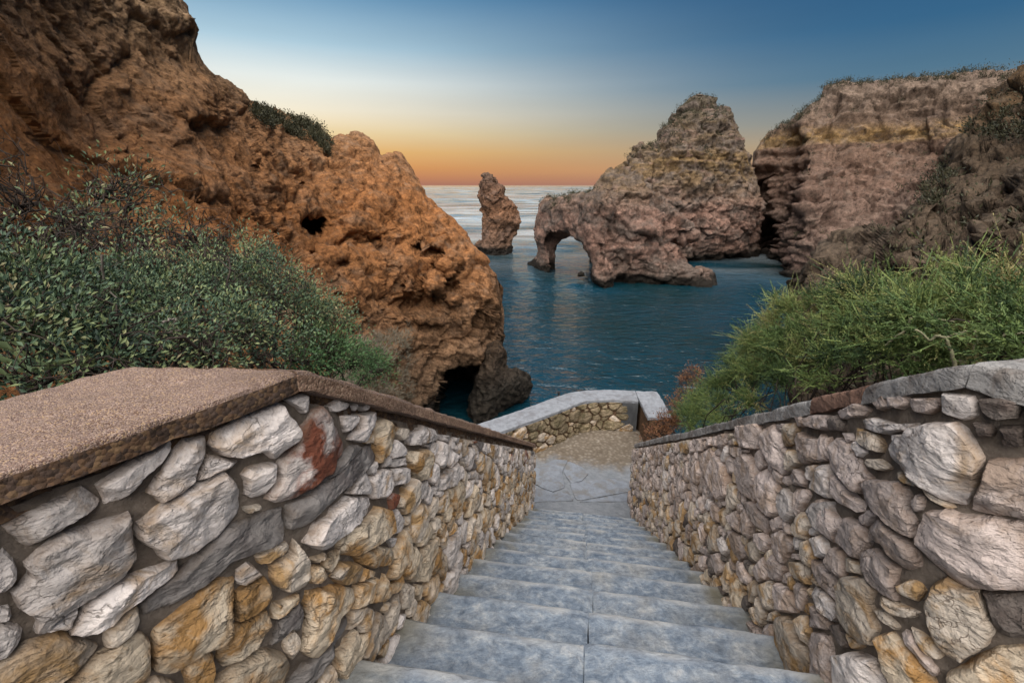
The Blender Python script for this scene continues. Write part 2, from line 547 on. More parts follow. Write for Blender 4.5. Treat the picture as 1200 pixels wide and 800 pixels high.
def cliff_mat(name, zstops, patch, patch_amt, dark, zlo, zhi, scale=1.0, band_warp=1.2, bump_d=0.5, wet=None, light=None):
    """colour by height (strata, warped by noise) + patches + dark pits"""
    m, nt, b = material(name, 0.92, 0.2)
    g = nt.nodes.new('ShaderNodeNewGeometry')
    sp = nt.nodes.new('ShaderNodeSeparateXYZ')
    nt.links.new(g.outputs['Position'], sp.inputs[0])
    v = pos(nt)
    nw = nz(nt, 0.16 * scale, 6, 0.65, 0.3, v)
    wz = nt.nodes.new('ShaderNodeMath'); wz.operation = 'MULTIPLY_ADD'
    nt.links.new(nw.outputs[0], wz.inputs[0]); wz.inputs[1].default_value = band_warp * 2
    nt.links.new(sp.outputs['Z'], wz.inputs[2])
    sh = nt.nodes.new('ShaderNodeMath'); sh.operation = 'SUBTRACT'
    nt.links.new(wz.outputs[0], sh.inputs[0]); sh.inputs[1].default_value = band_warp
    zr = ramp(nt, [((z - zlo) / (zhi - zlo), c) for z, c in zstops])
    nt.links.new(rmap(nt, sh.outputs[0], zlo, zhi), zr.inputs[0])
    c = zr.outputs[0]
    n1 = nz(nt, 0.42 * scale, 8, 0.7, 0.5, pos(nt, (1, 1, 1.9)))
    c = mixc(nt, rmap(nt, n1.outputs[0], 0.62 - 0.25 * patch_amt, 0.78 - 0.25 * patch_amt, 0, 0.85), c, patch)
    n2 = nz(nt, 2.4 * scale, 8, 0.75, 0.3, v)
    vv = ramp(nt, [(0.32, (0.22,) * 3), (0.45, (0.80,) * 3), (0.55, (1.12,) * 3), (0.70, (1.55,) * 3)])
    nt.links.new(n2.outputs[0], vv.inputs[0])
    c = mixc(nt, 1.0, c, vv.outputs[0], 'MULTIPLY')
    n5 = nz(nt, 8.5 * scale, 5, 0.7, 0.2, v)
    v5 = ramp(nt, [(0.32, (0.50,) * 3), (0.5, (1.0,) * 3), (0.68, (1.25,) * 3)])
    nt.links.new(n5.outputs[0], v5.inputs[0])
    c = mixc(nt, 1.0, c, v5.outputs[0], 'MULTIPLY')
    n3 = nz(nt, 1.1 * scale, 9, 0.76, 0.8, v)
    c = mixc(nt, rmap(nt, n3.outputs[0], 0.54, 0.68, 0, 0.75), c, dark)
    n4 = nz(nt, 0.75 * scale, 6, 0.65, 1.2, pos(nt, (1, 1, 1.6), (0.1, 0.2, 1.0)))
    c = mixc(nt, rmap(nt, n4.outputs[0], 0.55, 0.68, 0, 0.55), c, light or patch)
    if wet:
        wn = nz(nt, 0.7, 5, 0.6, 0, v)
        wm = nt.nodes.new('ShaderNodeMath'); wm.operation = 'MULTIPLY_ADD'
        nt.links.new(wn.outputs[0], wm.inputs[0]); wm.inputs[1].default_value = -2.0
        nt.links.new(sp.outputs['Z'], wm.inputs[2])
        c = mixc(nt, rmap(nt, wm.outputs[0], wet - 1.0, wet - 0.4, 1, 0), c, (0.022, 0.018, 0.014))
    nt.links.new(c, b.inputs['Base Color'])
    h1 = nz(nt, 1.3 * scale, 10, 0.72, 0.4, v)
    h2 = nz(nt, 5 * scale, 8, 0.75, 0.2, v)
    h3 = nz(nt, 2.6 * scale, 7, 0.7, 1.0, pos(nt, (1, 1, 3.0), (0.1, 0.06, 0.5)))
    h6 = nz(nt, 17 * scale, 6, 0.75, 0.3, v)
    bump(nt, b, [(h6.outputs[0], 0.6, bump_d * 0.16), (h1.outputs[0], 0.7, bump_d), (h3.outputs[0], 0.8, bump_d * 0.5), (h2.outputs[0], 0.8, bump_d * 0.35)], 0)
    return m


M['cliff_orange'] = cliff_mat('orange_clay_cliff',
    [(-1, (0.24, 0.165, 0.105)), (3, (0.28, 0.18, 0.11)), (6, (0.31, 0.175, 0.092)), (9, (0.40, 0.180, 0.070)), (12, (0.39, 0.165, 0.058)),
     (15.5, (0.36, 0.185, 0.085)), (18, (0.35, 0.225, 0.125)), (21, (0.34, 0.24, 0.145))],
    (0.28, 0.165, 0.095), 0.5, (0.11, 0.052, 0.024), -2, 22, 1.0, 1.6, 0.45, wet=2.0, light=(0.30, 0.20, 0.13))
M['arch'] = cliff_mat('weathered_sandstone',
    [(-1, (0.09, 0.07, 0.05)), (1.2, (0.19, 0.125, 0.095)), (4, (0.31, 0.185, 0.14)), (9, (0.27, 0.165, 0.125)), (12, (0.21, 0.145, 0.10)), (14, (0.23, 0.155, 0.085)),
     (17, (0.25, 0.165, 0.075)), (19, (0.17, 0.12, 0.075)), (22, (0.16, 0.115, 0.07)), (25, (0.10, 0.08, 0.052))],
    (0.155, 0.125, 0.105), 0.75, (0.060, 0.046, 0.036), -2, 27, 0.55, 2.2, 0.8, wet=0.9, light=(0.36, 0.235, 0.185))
M['needle'] = cliff_mat('needle_sandstone',
    [(-1, (0.10, 0.07, 0.05)), (3, (0.22, 0.13, 0.085)), (8, (0.24, 0.125, 0.07)), (13, (0.15, 0.085, 0.055)), (16, (0.10, 0.07, 0.05))],
    (0.24, 0.16, 0.12), 0.4, (0.07, 0.05, 0.038), -2, 17, 0.5, 1.2, 0.8, wet=1.2)
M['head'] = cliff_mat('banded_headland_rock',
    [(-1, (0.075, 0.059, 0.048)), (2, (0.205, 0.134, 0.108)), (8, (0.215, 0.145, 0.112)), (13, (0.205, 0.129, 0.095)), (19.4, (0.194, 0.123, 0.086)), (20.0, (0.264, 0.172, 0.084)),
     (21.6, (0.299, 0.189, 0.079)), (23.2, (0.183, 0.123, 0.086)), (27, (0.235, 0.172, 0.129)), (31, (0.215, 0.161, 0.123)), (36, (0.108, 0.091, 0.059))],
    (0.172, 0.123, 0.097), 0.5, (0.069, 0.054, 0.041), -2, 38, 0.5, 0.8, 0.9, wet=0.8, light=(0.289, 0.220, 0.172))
M['slope'] = cliff_mat('brown_slope_rock',
    [(-1, (0.124, 0.096, 0.069)), (5, (0.168, 0.124, 0.086)), (10, (0.161, 0.118, 0.083)), (15, (0.149, 0.103, 0.066)), (19, (0.174, 0.103, 0.046)), (24, (0.137, 0.087, 0.046))],
    (0.124, 0.096, 0.069), 0.5, (0.044, 0.035, 0.024), -2, 25, 1.0, 1.6, 0.5, light=(0.212, 0.161, 0.114))
M['wetrock'] = cliff_mat('dark_wet_rock', [(-1, (0.03, 0.026, 0.022)), (2, (0.045, 0.038, 0.03)), (5, (0.12, 0.075, 0.045))],
    (0.05, 0.04, 0.03), 0.5, (0.02, 0.017, 0.014), -2, 6, 1.0, 0.8, 0.5)


def earth_mat():
    m, nt, b = material('dry_hillside_earth', 0.95, 0.1)
    v = pos(nt)
    n = nz(nt, 3, 8, 0.7, 0, v)
    col = ramp(nt, [(0.3, (0.05, 0.04, 0.028)), (0.6, (0.13, 0.095, 0.062)), (0.8, (0.19, 0.145, 0.10))])
    nt.links.new(n.outputs[0], col.inputs[0])
    nt.links.new(col.outputs[0], b.inputs['Base Color'])
    h = nz(nt, 14, 8, 0.75, 0, v)
    bump(nt, b, [(h.outputs[0], 0.9, 0.06)], 0)
    return m


M['earth'] = earth_mat()


def sea_mat():
    m, nt, b = material('sea_water', 0.09, 0.5)
    b.inputs['IOR'].default_value = 1.7
    v = pos(nt)
    n = nz(nt, 0.045, 5, 0.55, 0.4, v)
    col = ramp(nt, [(0.30, (0.003, 0.020, 0.020)), (0.5, (0.004, 0.029, 0.042)), (0.7, (0.006, 0.044, 0.074))])
    nt.links.new(n.outputs[0], col.inputs[0])
    sheen = nz(nt, 0.05, 6, 0.62, 0.4, pos(nt, (0.22, 1.0, 1.0), (0, 0, 0.10)))
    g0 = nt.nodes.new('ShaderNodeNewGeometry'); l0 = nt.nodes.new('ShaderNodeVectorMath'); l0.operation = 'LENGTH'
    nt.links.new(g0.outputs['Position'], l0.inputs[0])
    sheen_fac = nt.nodes.new('ShaderNodeMath'); sheen_fac.operation = 'MULTIPLY'
    nt.links.new(rmap(nt, sheen.outputs[0], 0.40, 0.62, 0.0, 0.85), sheen_fac.inputs[0])
    nt.links.new(rmap(nt, l0.outputs['Value'], 70, 150, 0.0, 1.0), sheen_fac.inputs[1])
    cf = mixc(nt, sheen_fac.outputs[0], col.outputs[0], (0.50, 0.55, 0.58))      # pale streaks paint the silvery sky reflection onto the open sea
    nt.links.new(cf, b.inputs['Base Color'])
    v1 = pos(nt, (0.55, 1.0, 1.0), (0, 0, 0.15))
    h0 = nz(nt, 0.20, 3, 0.5, 0.3, v1)
    h1 = nz(nt, 0.85, 4, 0.55, 0.5, v1)
    h2 = nz(nt, 2.8, 3, 0.5, 0.2, v1)
    hf = nz(nt, 0.025, 4, 0.55, 0.2, v1)
    ln_ = nt.nodes.new('ShaderNodeVectorMath'); ln_.operation = 'LENGTH'
    g_ = nt.nodes.new('ShaderNodeNewGeometry'); nt.links.new(g_.outputs['Position'], ln_.inputs[0])
    # slopes of the open-water chop (bump filtering would flatten them far out), calmer in long slicks
    ch = nz(nt, 0.55, 3, 0.6, 0.2, pos(nt, (0.5, 1.0, 1.0), (0, 0, 0.1)))
    sl = nz(nt, 0.012, 4, 0.6, 0.3, pos(nt, (0.16, 1.0, 1.0), (0, 0, 0.12)))
    k_ = nt.nodes.new('ShaderNodeMath'); k_.operation = 'MULTIPLY'
    nt.links.new(rmap(nt, ln_.outputs['Value'], 40, 160, 0.0, 1.0), k_.inputs[0])
    nt.links.new(rmap(nt, sl.outputs[0], 0.36, 0.60, 0.35, 1.5), k_.inputs[1])
    sub_ = nt.nodes.new('ShaderNodeVectorMath'); sub_.operation = 'SUBTRACT'
    nt.links.new(ch.outputs['Color'], sub_.inputs[0]); sub_.inputs[1].default_value = (0.5, 0.5, 0.5)
    mu_ = nt.nodes.new('ShaderNodeVectorMath'); mu_.operation = 'MULTIPLY'
    nt.links.new(sub_.outputs[0], mu_.inputs[0]); mu_.inputs[1].default_value = (0.08, 0.20, 0.0)
    sc_ = nt.nodes.new('ShaderNodeVectorMath'); sc_.operation = 'SCALE'
    nt.links.new(mu_.outputs[0], sc_.inputs[0]); nt.links.new(k_.outputs[0], sc_.inputs['Scale'])
    ad_ = nt.nodes.new('ShaderNodeVectorMath'); ad_.operation = 'ADD'
    nt.links.new(sc_.outputs[0], ad_.inputs[0]); ad_.inputs[1].default_value = (0, 0, 1)
    no_ = nt.nodes.new('ShaderNodeVectorMath'); no_.operation = 'NORMALIZE'
    nt.links.new(ad_.outputs[0], no_.inputs[0])
    bump(nt, b, [(h1.outputs[0], 0.7, 0.65), (h2.outputs[0], 0.6, 0.20)], 0, no_.outputs[0])
    return m


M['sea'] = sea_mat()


def leaf_mat(name, cols, rough=0.6, transl=0.15):
    m, nt, b = material(name, rough, 0.3)
    oi = nt.nodes.new('ShaderNodeNewGeometry')
    col = ramp(nt, [(i / max(1, len(cols) - 1), c) for i, c in enumerate(cols)])
    at_ = nt.nodes.new('ShaderNodeAttribute'); at_.attribute_name = 'tint'
    nt.links.new(at_.outputs['Fac'], col.inputs[0])
    nt.links.new(col.outputs[0], b.inputs['Base Color'])
    b.inputs['Subsurface Weight'].default_value = 0.0
    return m


M['leaf_grey'] = leaf_mat('grey_green_leaves', [(0.016, 0.028, 0.020), (0.045, 0.080, 0.050), (0.080, 0.125, 0.068), (0.15, 0.185, 0.075), (0.21, 0.18, 0.10)])
M['leaf_green'] = leaf_mat('fresh_green_leaves', [(0.030, 0.060, 0.024), (0.055, 0.115, 0.045), (0.085, 0.16, 0.06), (0.12, 0.19, 0.07)])
M['sprig'] = leaf_mat('feathery_green_sprigs', [(0.016, 0.034, 0.013), (0.052, 0.092, 0.026), (0.100, 0.148, 0.042), (0.18, 0.215, 0.066), (0.24, 0.21, 0.09)])
M['scrub'] = leaf_mat('dark_cliff_scrub', [(0.020, 0.022, 0.012), (0.045, 0.045, 0.022), (0.075, 0.068, 0.034)])
M['dry'] = leaf_mat('dry_brown_leaves', [(0.07, 0.03, 0.02), (0.14, 0.06, 0.03), (0.20, 0.10, 0.045), (0.10, 0.05, 0.04)])
M['tuft'] = leaf_mat('pale_dry_grass', [(0.16, 0.14, 0.10), (0.23, 0.20, 0.15), (0.11, 0.11, 0.075)])


def bark_mat(name, a, b2):
    m, nt, b = material(name, 0.9, 0.2)
    n = nz(nt, 30, 5, 0.6, 0, pos(nt))
    col = ramp(nt, [(0.3, a), (0.7, b2)])
    nt.links.new(n.outputs[0], col.inputs[0])
    nt.links.new(col.outputs[0], b.inputs['Base Color'])
    return m


M['bark_dark'] = bark_mat('dark_bark', (0.022, 0.017, 0.014), (0.06, 0.046, 0.038))
M['bark_pale'] = bark_mat('pale_dead_wood', (0.13, 0.11, 0.095), (0.25, 0.22, 0.19))
M['bark_green'] = bark_mat('pale_green_stem', (0.12, 0.125, 0.07), (0.24, 0.22, 0.14))

# ------------------------------------------------------------------ stairs and landing
TREAD, SLOPE = 0.334, math.tan(R_(31.8))
RISE = TREAD * SLOPE
U0, N_LAST = 1.331, 13
LAND_Z = -0.706 - (U0 + N_LAST * TREAD) * SLOPE        # landing height, relative to the camera


def nosing(u):
    return -0.706 - u * SLOPE


def slab(name, x0, x1, y0, y1, z0, z1, mat, parent, seed, nx=26, ny=12, amp=0.007, to=None):
    """a worn stone slab: x across the stairs (w), y down the stairs (u), split top with rounded arrises"""
    xs = np.linspace(x0, x1, nx)
    ys = y0 + (y1 - y0) * (1 - (1 - np.linspace(0, 1, ny)) ** 1.7)
    X, Y = np.meshgrid(xs, ys, indexing='ij')
    P = np.stack([X, Y, np.zeros_like(X)], -1).reshape(-1, 3)
    e = np.minimum(np.minimum(X - x0, x1 - X), np.minimum(Y - y0, y1 - Y)).reshape(-1)
    round_ = 0.012 * np.clip(1 - e / 0.02, 0, 1) ** 2
    top = z1 + amp * 1.3 * fbm(P * [3, 5, 1] + seed * 7.7, 3, seed) + amp * 0.7 * fbm(P * [14, 22, 1] + seed, 3, seed + 9) - round_
    wob = np.stack([pn(P * 6 + seed * 3.1, 3) * 0.007, pn(P * 5 + seed * 1.3, 5) * 0.007, 0 * X.reshape(-1)], -1)
    edge = (e < 1e-6)[:, None]
    Pw = P + wob * edge
    V = Wn(Pw[:, 1], Pw[:, 0], top)
    n = nx * ny
    # skirt
    loop = [i * ny for i in range(nx)] + [(nx - 1) * ny + j for j in range(1, ny)] + [i * ny + ny - 1 for i in range(nx - 2, -1, -1)] + [j for j in range(ny - 2, 0, -1)]
    B = Wn(Pw[loop, 1], Pw[loop, 0], np.full(len(loop), z0))
    V = np.concatenate([V, B])
    L = np.array(loop); k = np.arange(len(L)); k2 = (k + 1) % len(L)
    Q = [grid_faces(nx, ny)[:, ::-1], np.stack([L[k], L[k2], n + k2, n + k], -1)[:, ::-1]]
    org = W((y0 + y1) / 2, (x0 + x1) / 2, (z0 + z1) / 2)
    o = mesh_np(name, V, Q, mat, parent, True, org, 40)
    # worn pale arris along the nosing
    d = np.concatenate([(y1 - Y).reshape(-1), np.zeros(len(B))])
    wx = np.concatenate([P, P[loop]])
    wr = np.clip(1.3 - d / 0.035, 0, 1) * np.clip(0.6 + 1.3 * pn(wx * [7, 1, 1] + seed, 6), 0, 1) * 0.8
    at_ = o.data.attributes.new('wear', 'FLOAT', 'POINT')
    at_.data.foreach_set('value', wr.astype(np.float32))
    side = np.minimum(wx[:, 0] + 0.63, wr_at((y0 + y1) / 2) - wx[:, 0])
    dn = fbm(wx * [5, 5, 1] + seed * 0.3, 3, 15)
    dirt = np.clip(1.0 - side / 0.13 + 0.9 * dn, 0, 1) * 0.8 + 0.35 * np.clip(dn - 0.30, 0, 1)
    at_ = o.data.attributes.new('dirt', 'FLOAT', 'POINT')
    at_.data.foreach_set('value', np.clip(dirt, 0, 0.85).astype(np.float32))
    return o


def wl_at(u):      # inner faces of the two walls
    return -0.63


def wr_at(u):
    return float(np.interp(u, [1.1, 3.3, 5.95], [0.87, 0.82, 0.735]))


stairs = thing('stairs', W(3, 0, nosing(3)))
stairs['kind'] = 'structure'
rng = random.Random(5)
joints = {0: 0.05, 1: 0.07, 2: 0.10, 3: 0.10, 4: 0.085, 5: 0.09, 6: 0.09, -1: 0.12, -2: -0.25}
for k in range(-3, N_LAST):
    u1 = U0 + k * TREAD                      # nosing (front edge) of this tread
    u0 = u1 - TREAD - 0.02
    z1 = nosing(u1)
    z0 = z1 - RISE - 0.10
    xl, xr = -0.70, wr_at(u1) + 0.08
    j = joints.get(k, 0.09 + rng.uniform(-0.03, 0.03))
    cuts = [xl, j, xr]
    for a, b_ in zip(cuts[:-1], cuts[1:]):
        g = 0.0022
        nx = max(10, int((b_ - a) / 0.03))
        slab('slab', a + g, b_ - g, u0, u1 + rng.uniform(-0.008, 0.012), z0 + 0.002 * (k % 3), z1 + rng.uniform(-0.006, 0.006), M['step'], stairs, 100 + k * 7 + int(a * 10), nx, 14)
# stone bedding under the treads, seen only through the joints
bed = []
for w in (-0.66, 0.9):
    for u, dz in ((0.2, -0.03), (U0 + 12.3 * TREAD, -0.03), (U0 + 12.3 * TREAD, -1.0), (0.2, -1.0)):
        bed.append(W(u, w, nosing(u) - RISE + dz))
mesh_np('bedding', bed, [[0, 1, 2, 3], [7, 6, 5, 4], [0, 4, 5, 1], [1, 5, 6, 2], [2, 6, 7, 3], [3, 7, 4, 0]], M['mortar'], stairs, False)

# landing: pebbly earth with a few big flat stones
ULAND = U0 + (N_LAST - 1) * TREAD
nu, nw = 90, 110
uu, ww = np.meshgrid(np.linspace(ULAND, 8.6, nu), np.linspace(-2.6, 2.2, nw), indexing='ij')
P = np.stack([uu, ww, 0 * uu], -1).reshape(-1, 3)
PP = [(5.6, -2.15), (6.6, -1.19), (7.23, -0.58), (7.62, -0.23), (7.85, -0.02), (7.97, 0.2), (8.03, 0.5), (8.06, 0.97)]
lim = np.interp(P[:, 1], [w for u, w in PP] + [1.08, 2.2], [u for u, w in PP] + [7.9, 6.9]) + 0.08
P[:, 0] = ULAND + (P[:, 0] - ULAND) * (lim - ULAND) / (8.6 - ULAND)
zz = LAND_Z - 0.012 + 0.010 * fbm(P * 2.2, 3, 4) + 0.007 * fbm(P * 14, 3, 8) + 0.03 * np.clip((P[:, 0] - 6.9) / 0.9, 0, 1)
mm, nt, b = material('pebbly_landing', 0.9, 0.2)
v = pos(nt)
n1 = nz(nt, 7, 8, 0.7, 0.4, v)
col = ramp(nt, [(0.3, (0.12, 0.098, 0.074)), (0.5, (0.20, 0.17, 0.135)), (0.72, (0.28, 0.25, 0.21))])
nt.links.new(n1.outputs[0], col.inputs[0])
vo = nz(nt, 16, vec=v, kind='voronoi')
c = mixc(nt, rmap(nt, vo.outputs['Distance'], 0.1, 0.55, 0.0, 0.65), col.outputs[0], (0.08, 0.062, 0.045))
g_ = nt.nodes.new('ShaderNodeNewGeometry')
du_ = nt.nodes.new('ShaderNodeVectorMath'); du_.operation = 'DOT_PRODUCT'
nt.links.new(g_.outputs['Position'], du_.inputs[0]); du_.inputs[1].default_value = tuple(EU)
wn_ = nz(nt, 2.5, 4, 0.6, 0, v)
ma_ = nt.nodes.new('ShaderNodeMath'); ma_.operation = 'MULTIPLY_ADD'
nt.links.new(wn_.outputs[0], ma_.inputs[0]); ma_.inputs[1].default_value = 0.9; nt.links.new(du_.outputs['Value'], ma_.inputs[2])
gr_ = ramp(nt, [(0.3, (0.13, 0.145, 0.16)), (0.7, (0.21, 0.222, 0.24))]); nt.links.new(n1.outputs[0], gr_.inputs[0])
c = mixc(nt, rmap(nt, ma_.outputs[0], 7.15, 7.45, 1, 0), c, gr_.outputs[0])     # the cemented front half
nt.links.new(c, b.inputs['Base Color'])
bump(nt, b, [(vo.outputs['Distance'], 0.7, -0.02), (n1.outputs[0], 0.5, 0.02)], 0)
M['landing'] = mm
landing = mesh_np('landing', Wn(P[:, 0], P[:, 1], zz), grid_faces(nu, nw)[:, ::-1], M['landing'], None, True)
landing['kind'] = 'structure'


# ------------------------------------------------------------------ polygons in the plane
def area_c(p):
    x, y = p[:, 0], p[:, 1]
    x2, y2 = np.roll(x, -1), np.roll(y, -1)
    cr = x * y2 - x2 * y
    A = cr.sum() / 2
    if abs(A) < 1e-9: return 0.0, p.mean(0)
    return A, np.array([((x + x2) * cr).sum(), ((y + y2) * cr).sum()]) / (6 * A)


def resample(p, n):
    q = np.vstack([p, p[:1]])
    L = np.hypot(*np.diff(q, axis=0).T)
    s = np.concatenate([[0], np.cumsum(L)])
    t = np.linspace(0, s[-1], n, endpoint=False)
    return np.stack([np.interp(t, s, q[:, 0]), np.interp(t, s, q[:, 1])], -1)


def clip(p, q, n):
    """keep the side where (x-q).n > 0"""
    d = (p - q) @ n
    if (d >= 0).all(): return p
    out = []
    for i in range(len(p)):
        j = (i + 1) % len(p)
        if d[i] >= 0: out.append(p[i])
        if (d[i] >= 0) != (d[j] >= 0):
            out.append(p[i] + (p[j] - p[i]) * (d[i] / (d[i] - d[j])))
    return np.array(out) if len(out) > 2 else np.zeros((0, 2))


def inside(p, x):
    c = False
    for i in range(len(p)):
        a, b_ = p[i], p[i - 1]
        if (a[1] > x[1]) != (b_[1] > x[1]) and x[0] < (b_[0] - a[0]) * (x[1] - a[1]) / (b_[1] - a[1]) + a[0]:
            c = not c
    return c


def nearest(p, x):
    a = p; b_ = np.roll(p, -1, axis=0)
    ab = b_ - a
    t = np.clip(((x - a) * ab).sum(1) / np.maximum((ab ** 2).sum(1), 1e-12), 0, 1)
    q = a + ab * t[:, None]
    d = np.hypot(*(q - x).T)
    k = d.argmin()
    return d[k], q[k]


# ------------------------------------------------------------------ stones laid in a wall face
class Face:
    """a vertical wall face over a plan polyline of (u,w); s runs along it, z is height, h stands out of it"""
    def __init__(self, pts, out_sign):
        self.p = np.array(pts, float)
        L = np.hypot(*np.diff(self.p, axis=0).T)
        self.s = np.concatenate([[0], np.cumsum(L)])
        T = np.diff(self.p, axis=0) / L[:, None]
        self.segn = np.stack([-T[:, 1], T[:, 0]], -1) * out_sign
        vn = np.zeros_like(self.p)
        vn[:-1] += self.segn; vn[1:] += self.segn
        self.vn = vn / np.linalg.norm(vn, axis=1, keepdims=True)

    def uw(self, s):
        return np.interp(s, self.s, self.p[:, 0]), np.interp(s, self.s, self.p[:, 1])

    def pt(self, s, z, h):
        s = np.asarray(s, float)
        u, w = self.uw(s)
        nu_ = np.interp(s, self.s, self.vn[:, 0]); nw_ = np.interp(s, self.s, self.vn[:, 1])
        k = np.hypot(nu_, nw_)
        return Wn(u + nu_ / k * h, w + nw_ / k * h, z)

    def hit(self, px, py):
        """wall coordinates (s,z) of what shows at a photo pixel"""
        d = rays(px, py)
        du, dw, dz = d @ EU, d @ EW, d[2]
        best = None
        for i in range(len(self.p) - 1):
            a, b_ = self.p[i], self.p[i + 1]
            n = self.segn[i]
            den = du * n[0] + dw * n[1]
            if abs(den) < 1e-9: continue
            t = (a @ n) / den
            if t <= 0: continue
            x = np.array([du * t, dw * t])
            L = self.s[i + 1] - self.s[i]
            f = ((x - a) @ (b_ - a)) / L ** 2
            lo = -0.0 if i > 0 else -3
            hi = 1.0 if i < len(self.p) - 2 else 3
            miss = max(lo - f, f - hi, 0) * L
            if best is None or miss < best[0]:
                best = (miss, self.s[i] + f * L, dz * t)
        return np.array(best[1:])


def stone_geo(poly, face, depth, rng, n_ang, fr, seed, facets=4, noise=0.004, tilt=0.3):
    n = n_ang
    A, c = area_c(poly)
    p = resample(poly, n)
    size = math.sqrt(abs(A))
    jit = size * 0.014
    ph = np.stack([p[:, 0] * 9, p[:, 1] * 9, np.full(n, seed * 1.7)], -1) / max(size * 3, 0.1)
    p = p + np.stack([pn(ph * 2.3, 1), pn(ph * 2.3 + 50, 2)], -1) * jit * 2
    rad = p - c
    dist = np.hypot(*rad.T)
    # a broken stone: one nearly flat face, cut back by a few chamfers of random size
    top_t = np.array([rng.gauss(0, 1), rng.gauss(0, 1)]) * tilt * 0.35
    cut = []
    for f in range(facets + 2):
        a = rng.uniform(0, 2 * math.pi)
        n_ = np.array([math.cos(a), math.sin(a)])
        cut.append((n_, (rad @ n_).max() * rng.uniform(0.30, 0.92), rng.uniform(0.25, 1.0) * min(1.0, 2.2 * tilt + 0.25)))
    S, H = [], []
    for i, r in enumerate(fr):
        q = c + rad * r
        de = dist * (1 - r)
        edge = depth * (1 - np.exp(-de / (0.14 * depth)))
        h = depth * 1.05 + (q - c) @ top_t
        for n_, r_, sl_ in cut:
            h = np.minimum(h, depth * 1.12 - sl_ * np.maximum(0, (q - c) @ n_ - r_))
        h = np.minimum(h, edge * 1.3)
        h = np.maximum(h, edge * 0.45)
        P3 = np.stack([q[:, 0], q[:, 1], np.full(n, seed * 0.37)], -1)
        h = h + (fbm(P3 * 26, 3, seed % 97) * noise * 1.6) * min(1, 4 * (1 - r) + 0.2)
        S.append(q); H.append(h)
    S = [c + rad * 1.0] + S
    H = [np.full(n, -0.045)] + H
    S = np.concatenate(S); H = np.concatenate(H)
    k = len(fr) + 1
    S = np.vstack([S, c]); Hc = H[-n:].mean()
    H = np.append(H, Hc)
    V = face.pt(S[:, 0], S[:, 1], H)
    Q = grid_faces(k, n, wrap=True)
    last = (k - 1) * n
    T = np.array([[last + i, last + (i + 1) % n, k * n] for i in range(n)])
    org = face.pt(c[0], c[1], 0.0)
    # orientation: make normals look outwards
    nrm_ = face.pt(c[0], c[1], 1.0) - org
    a = np.cross(V[Q[:, 2]] - V[Q[:, 0]], V[Q[:, 3]] - V[Q[:, 1]])[n:].sum(0)
    if a @ nrm_ < 0:
        Q = Q[:, ::-1]; T = T[:, ::-1]
    return V, [Q, T], org


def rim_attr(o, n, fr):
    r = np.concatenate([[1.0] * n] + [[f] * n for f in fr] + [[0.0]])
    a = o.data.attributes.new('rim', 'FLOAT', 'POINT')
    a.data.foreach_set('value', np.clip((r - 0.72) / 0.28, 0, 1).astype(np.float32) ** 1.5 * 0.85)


FR_BIG = [1.0, 0.975, 0.94, 0.89, 0.82, 0.73, 0.62, 0.50, 0.37, 0.24, 0.11]
FR_MID = [1.0, 0.95, 0.80, 0.52]
FR_SML = [1.0, 0.85, 0.5]


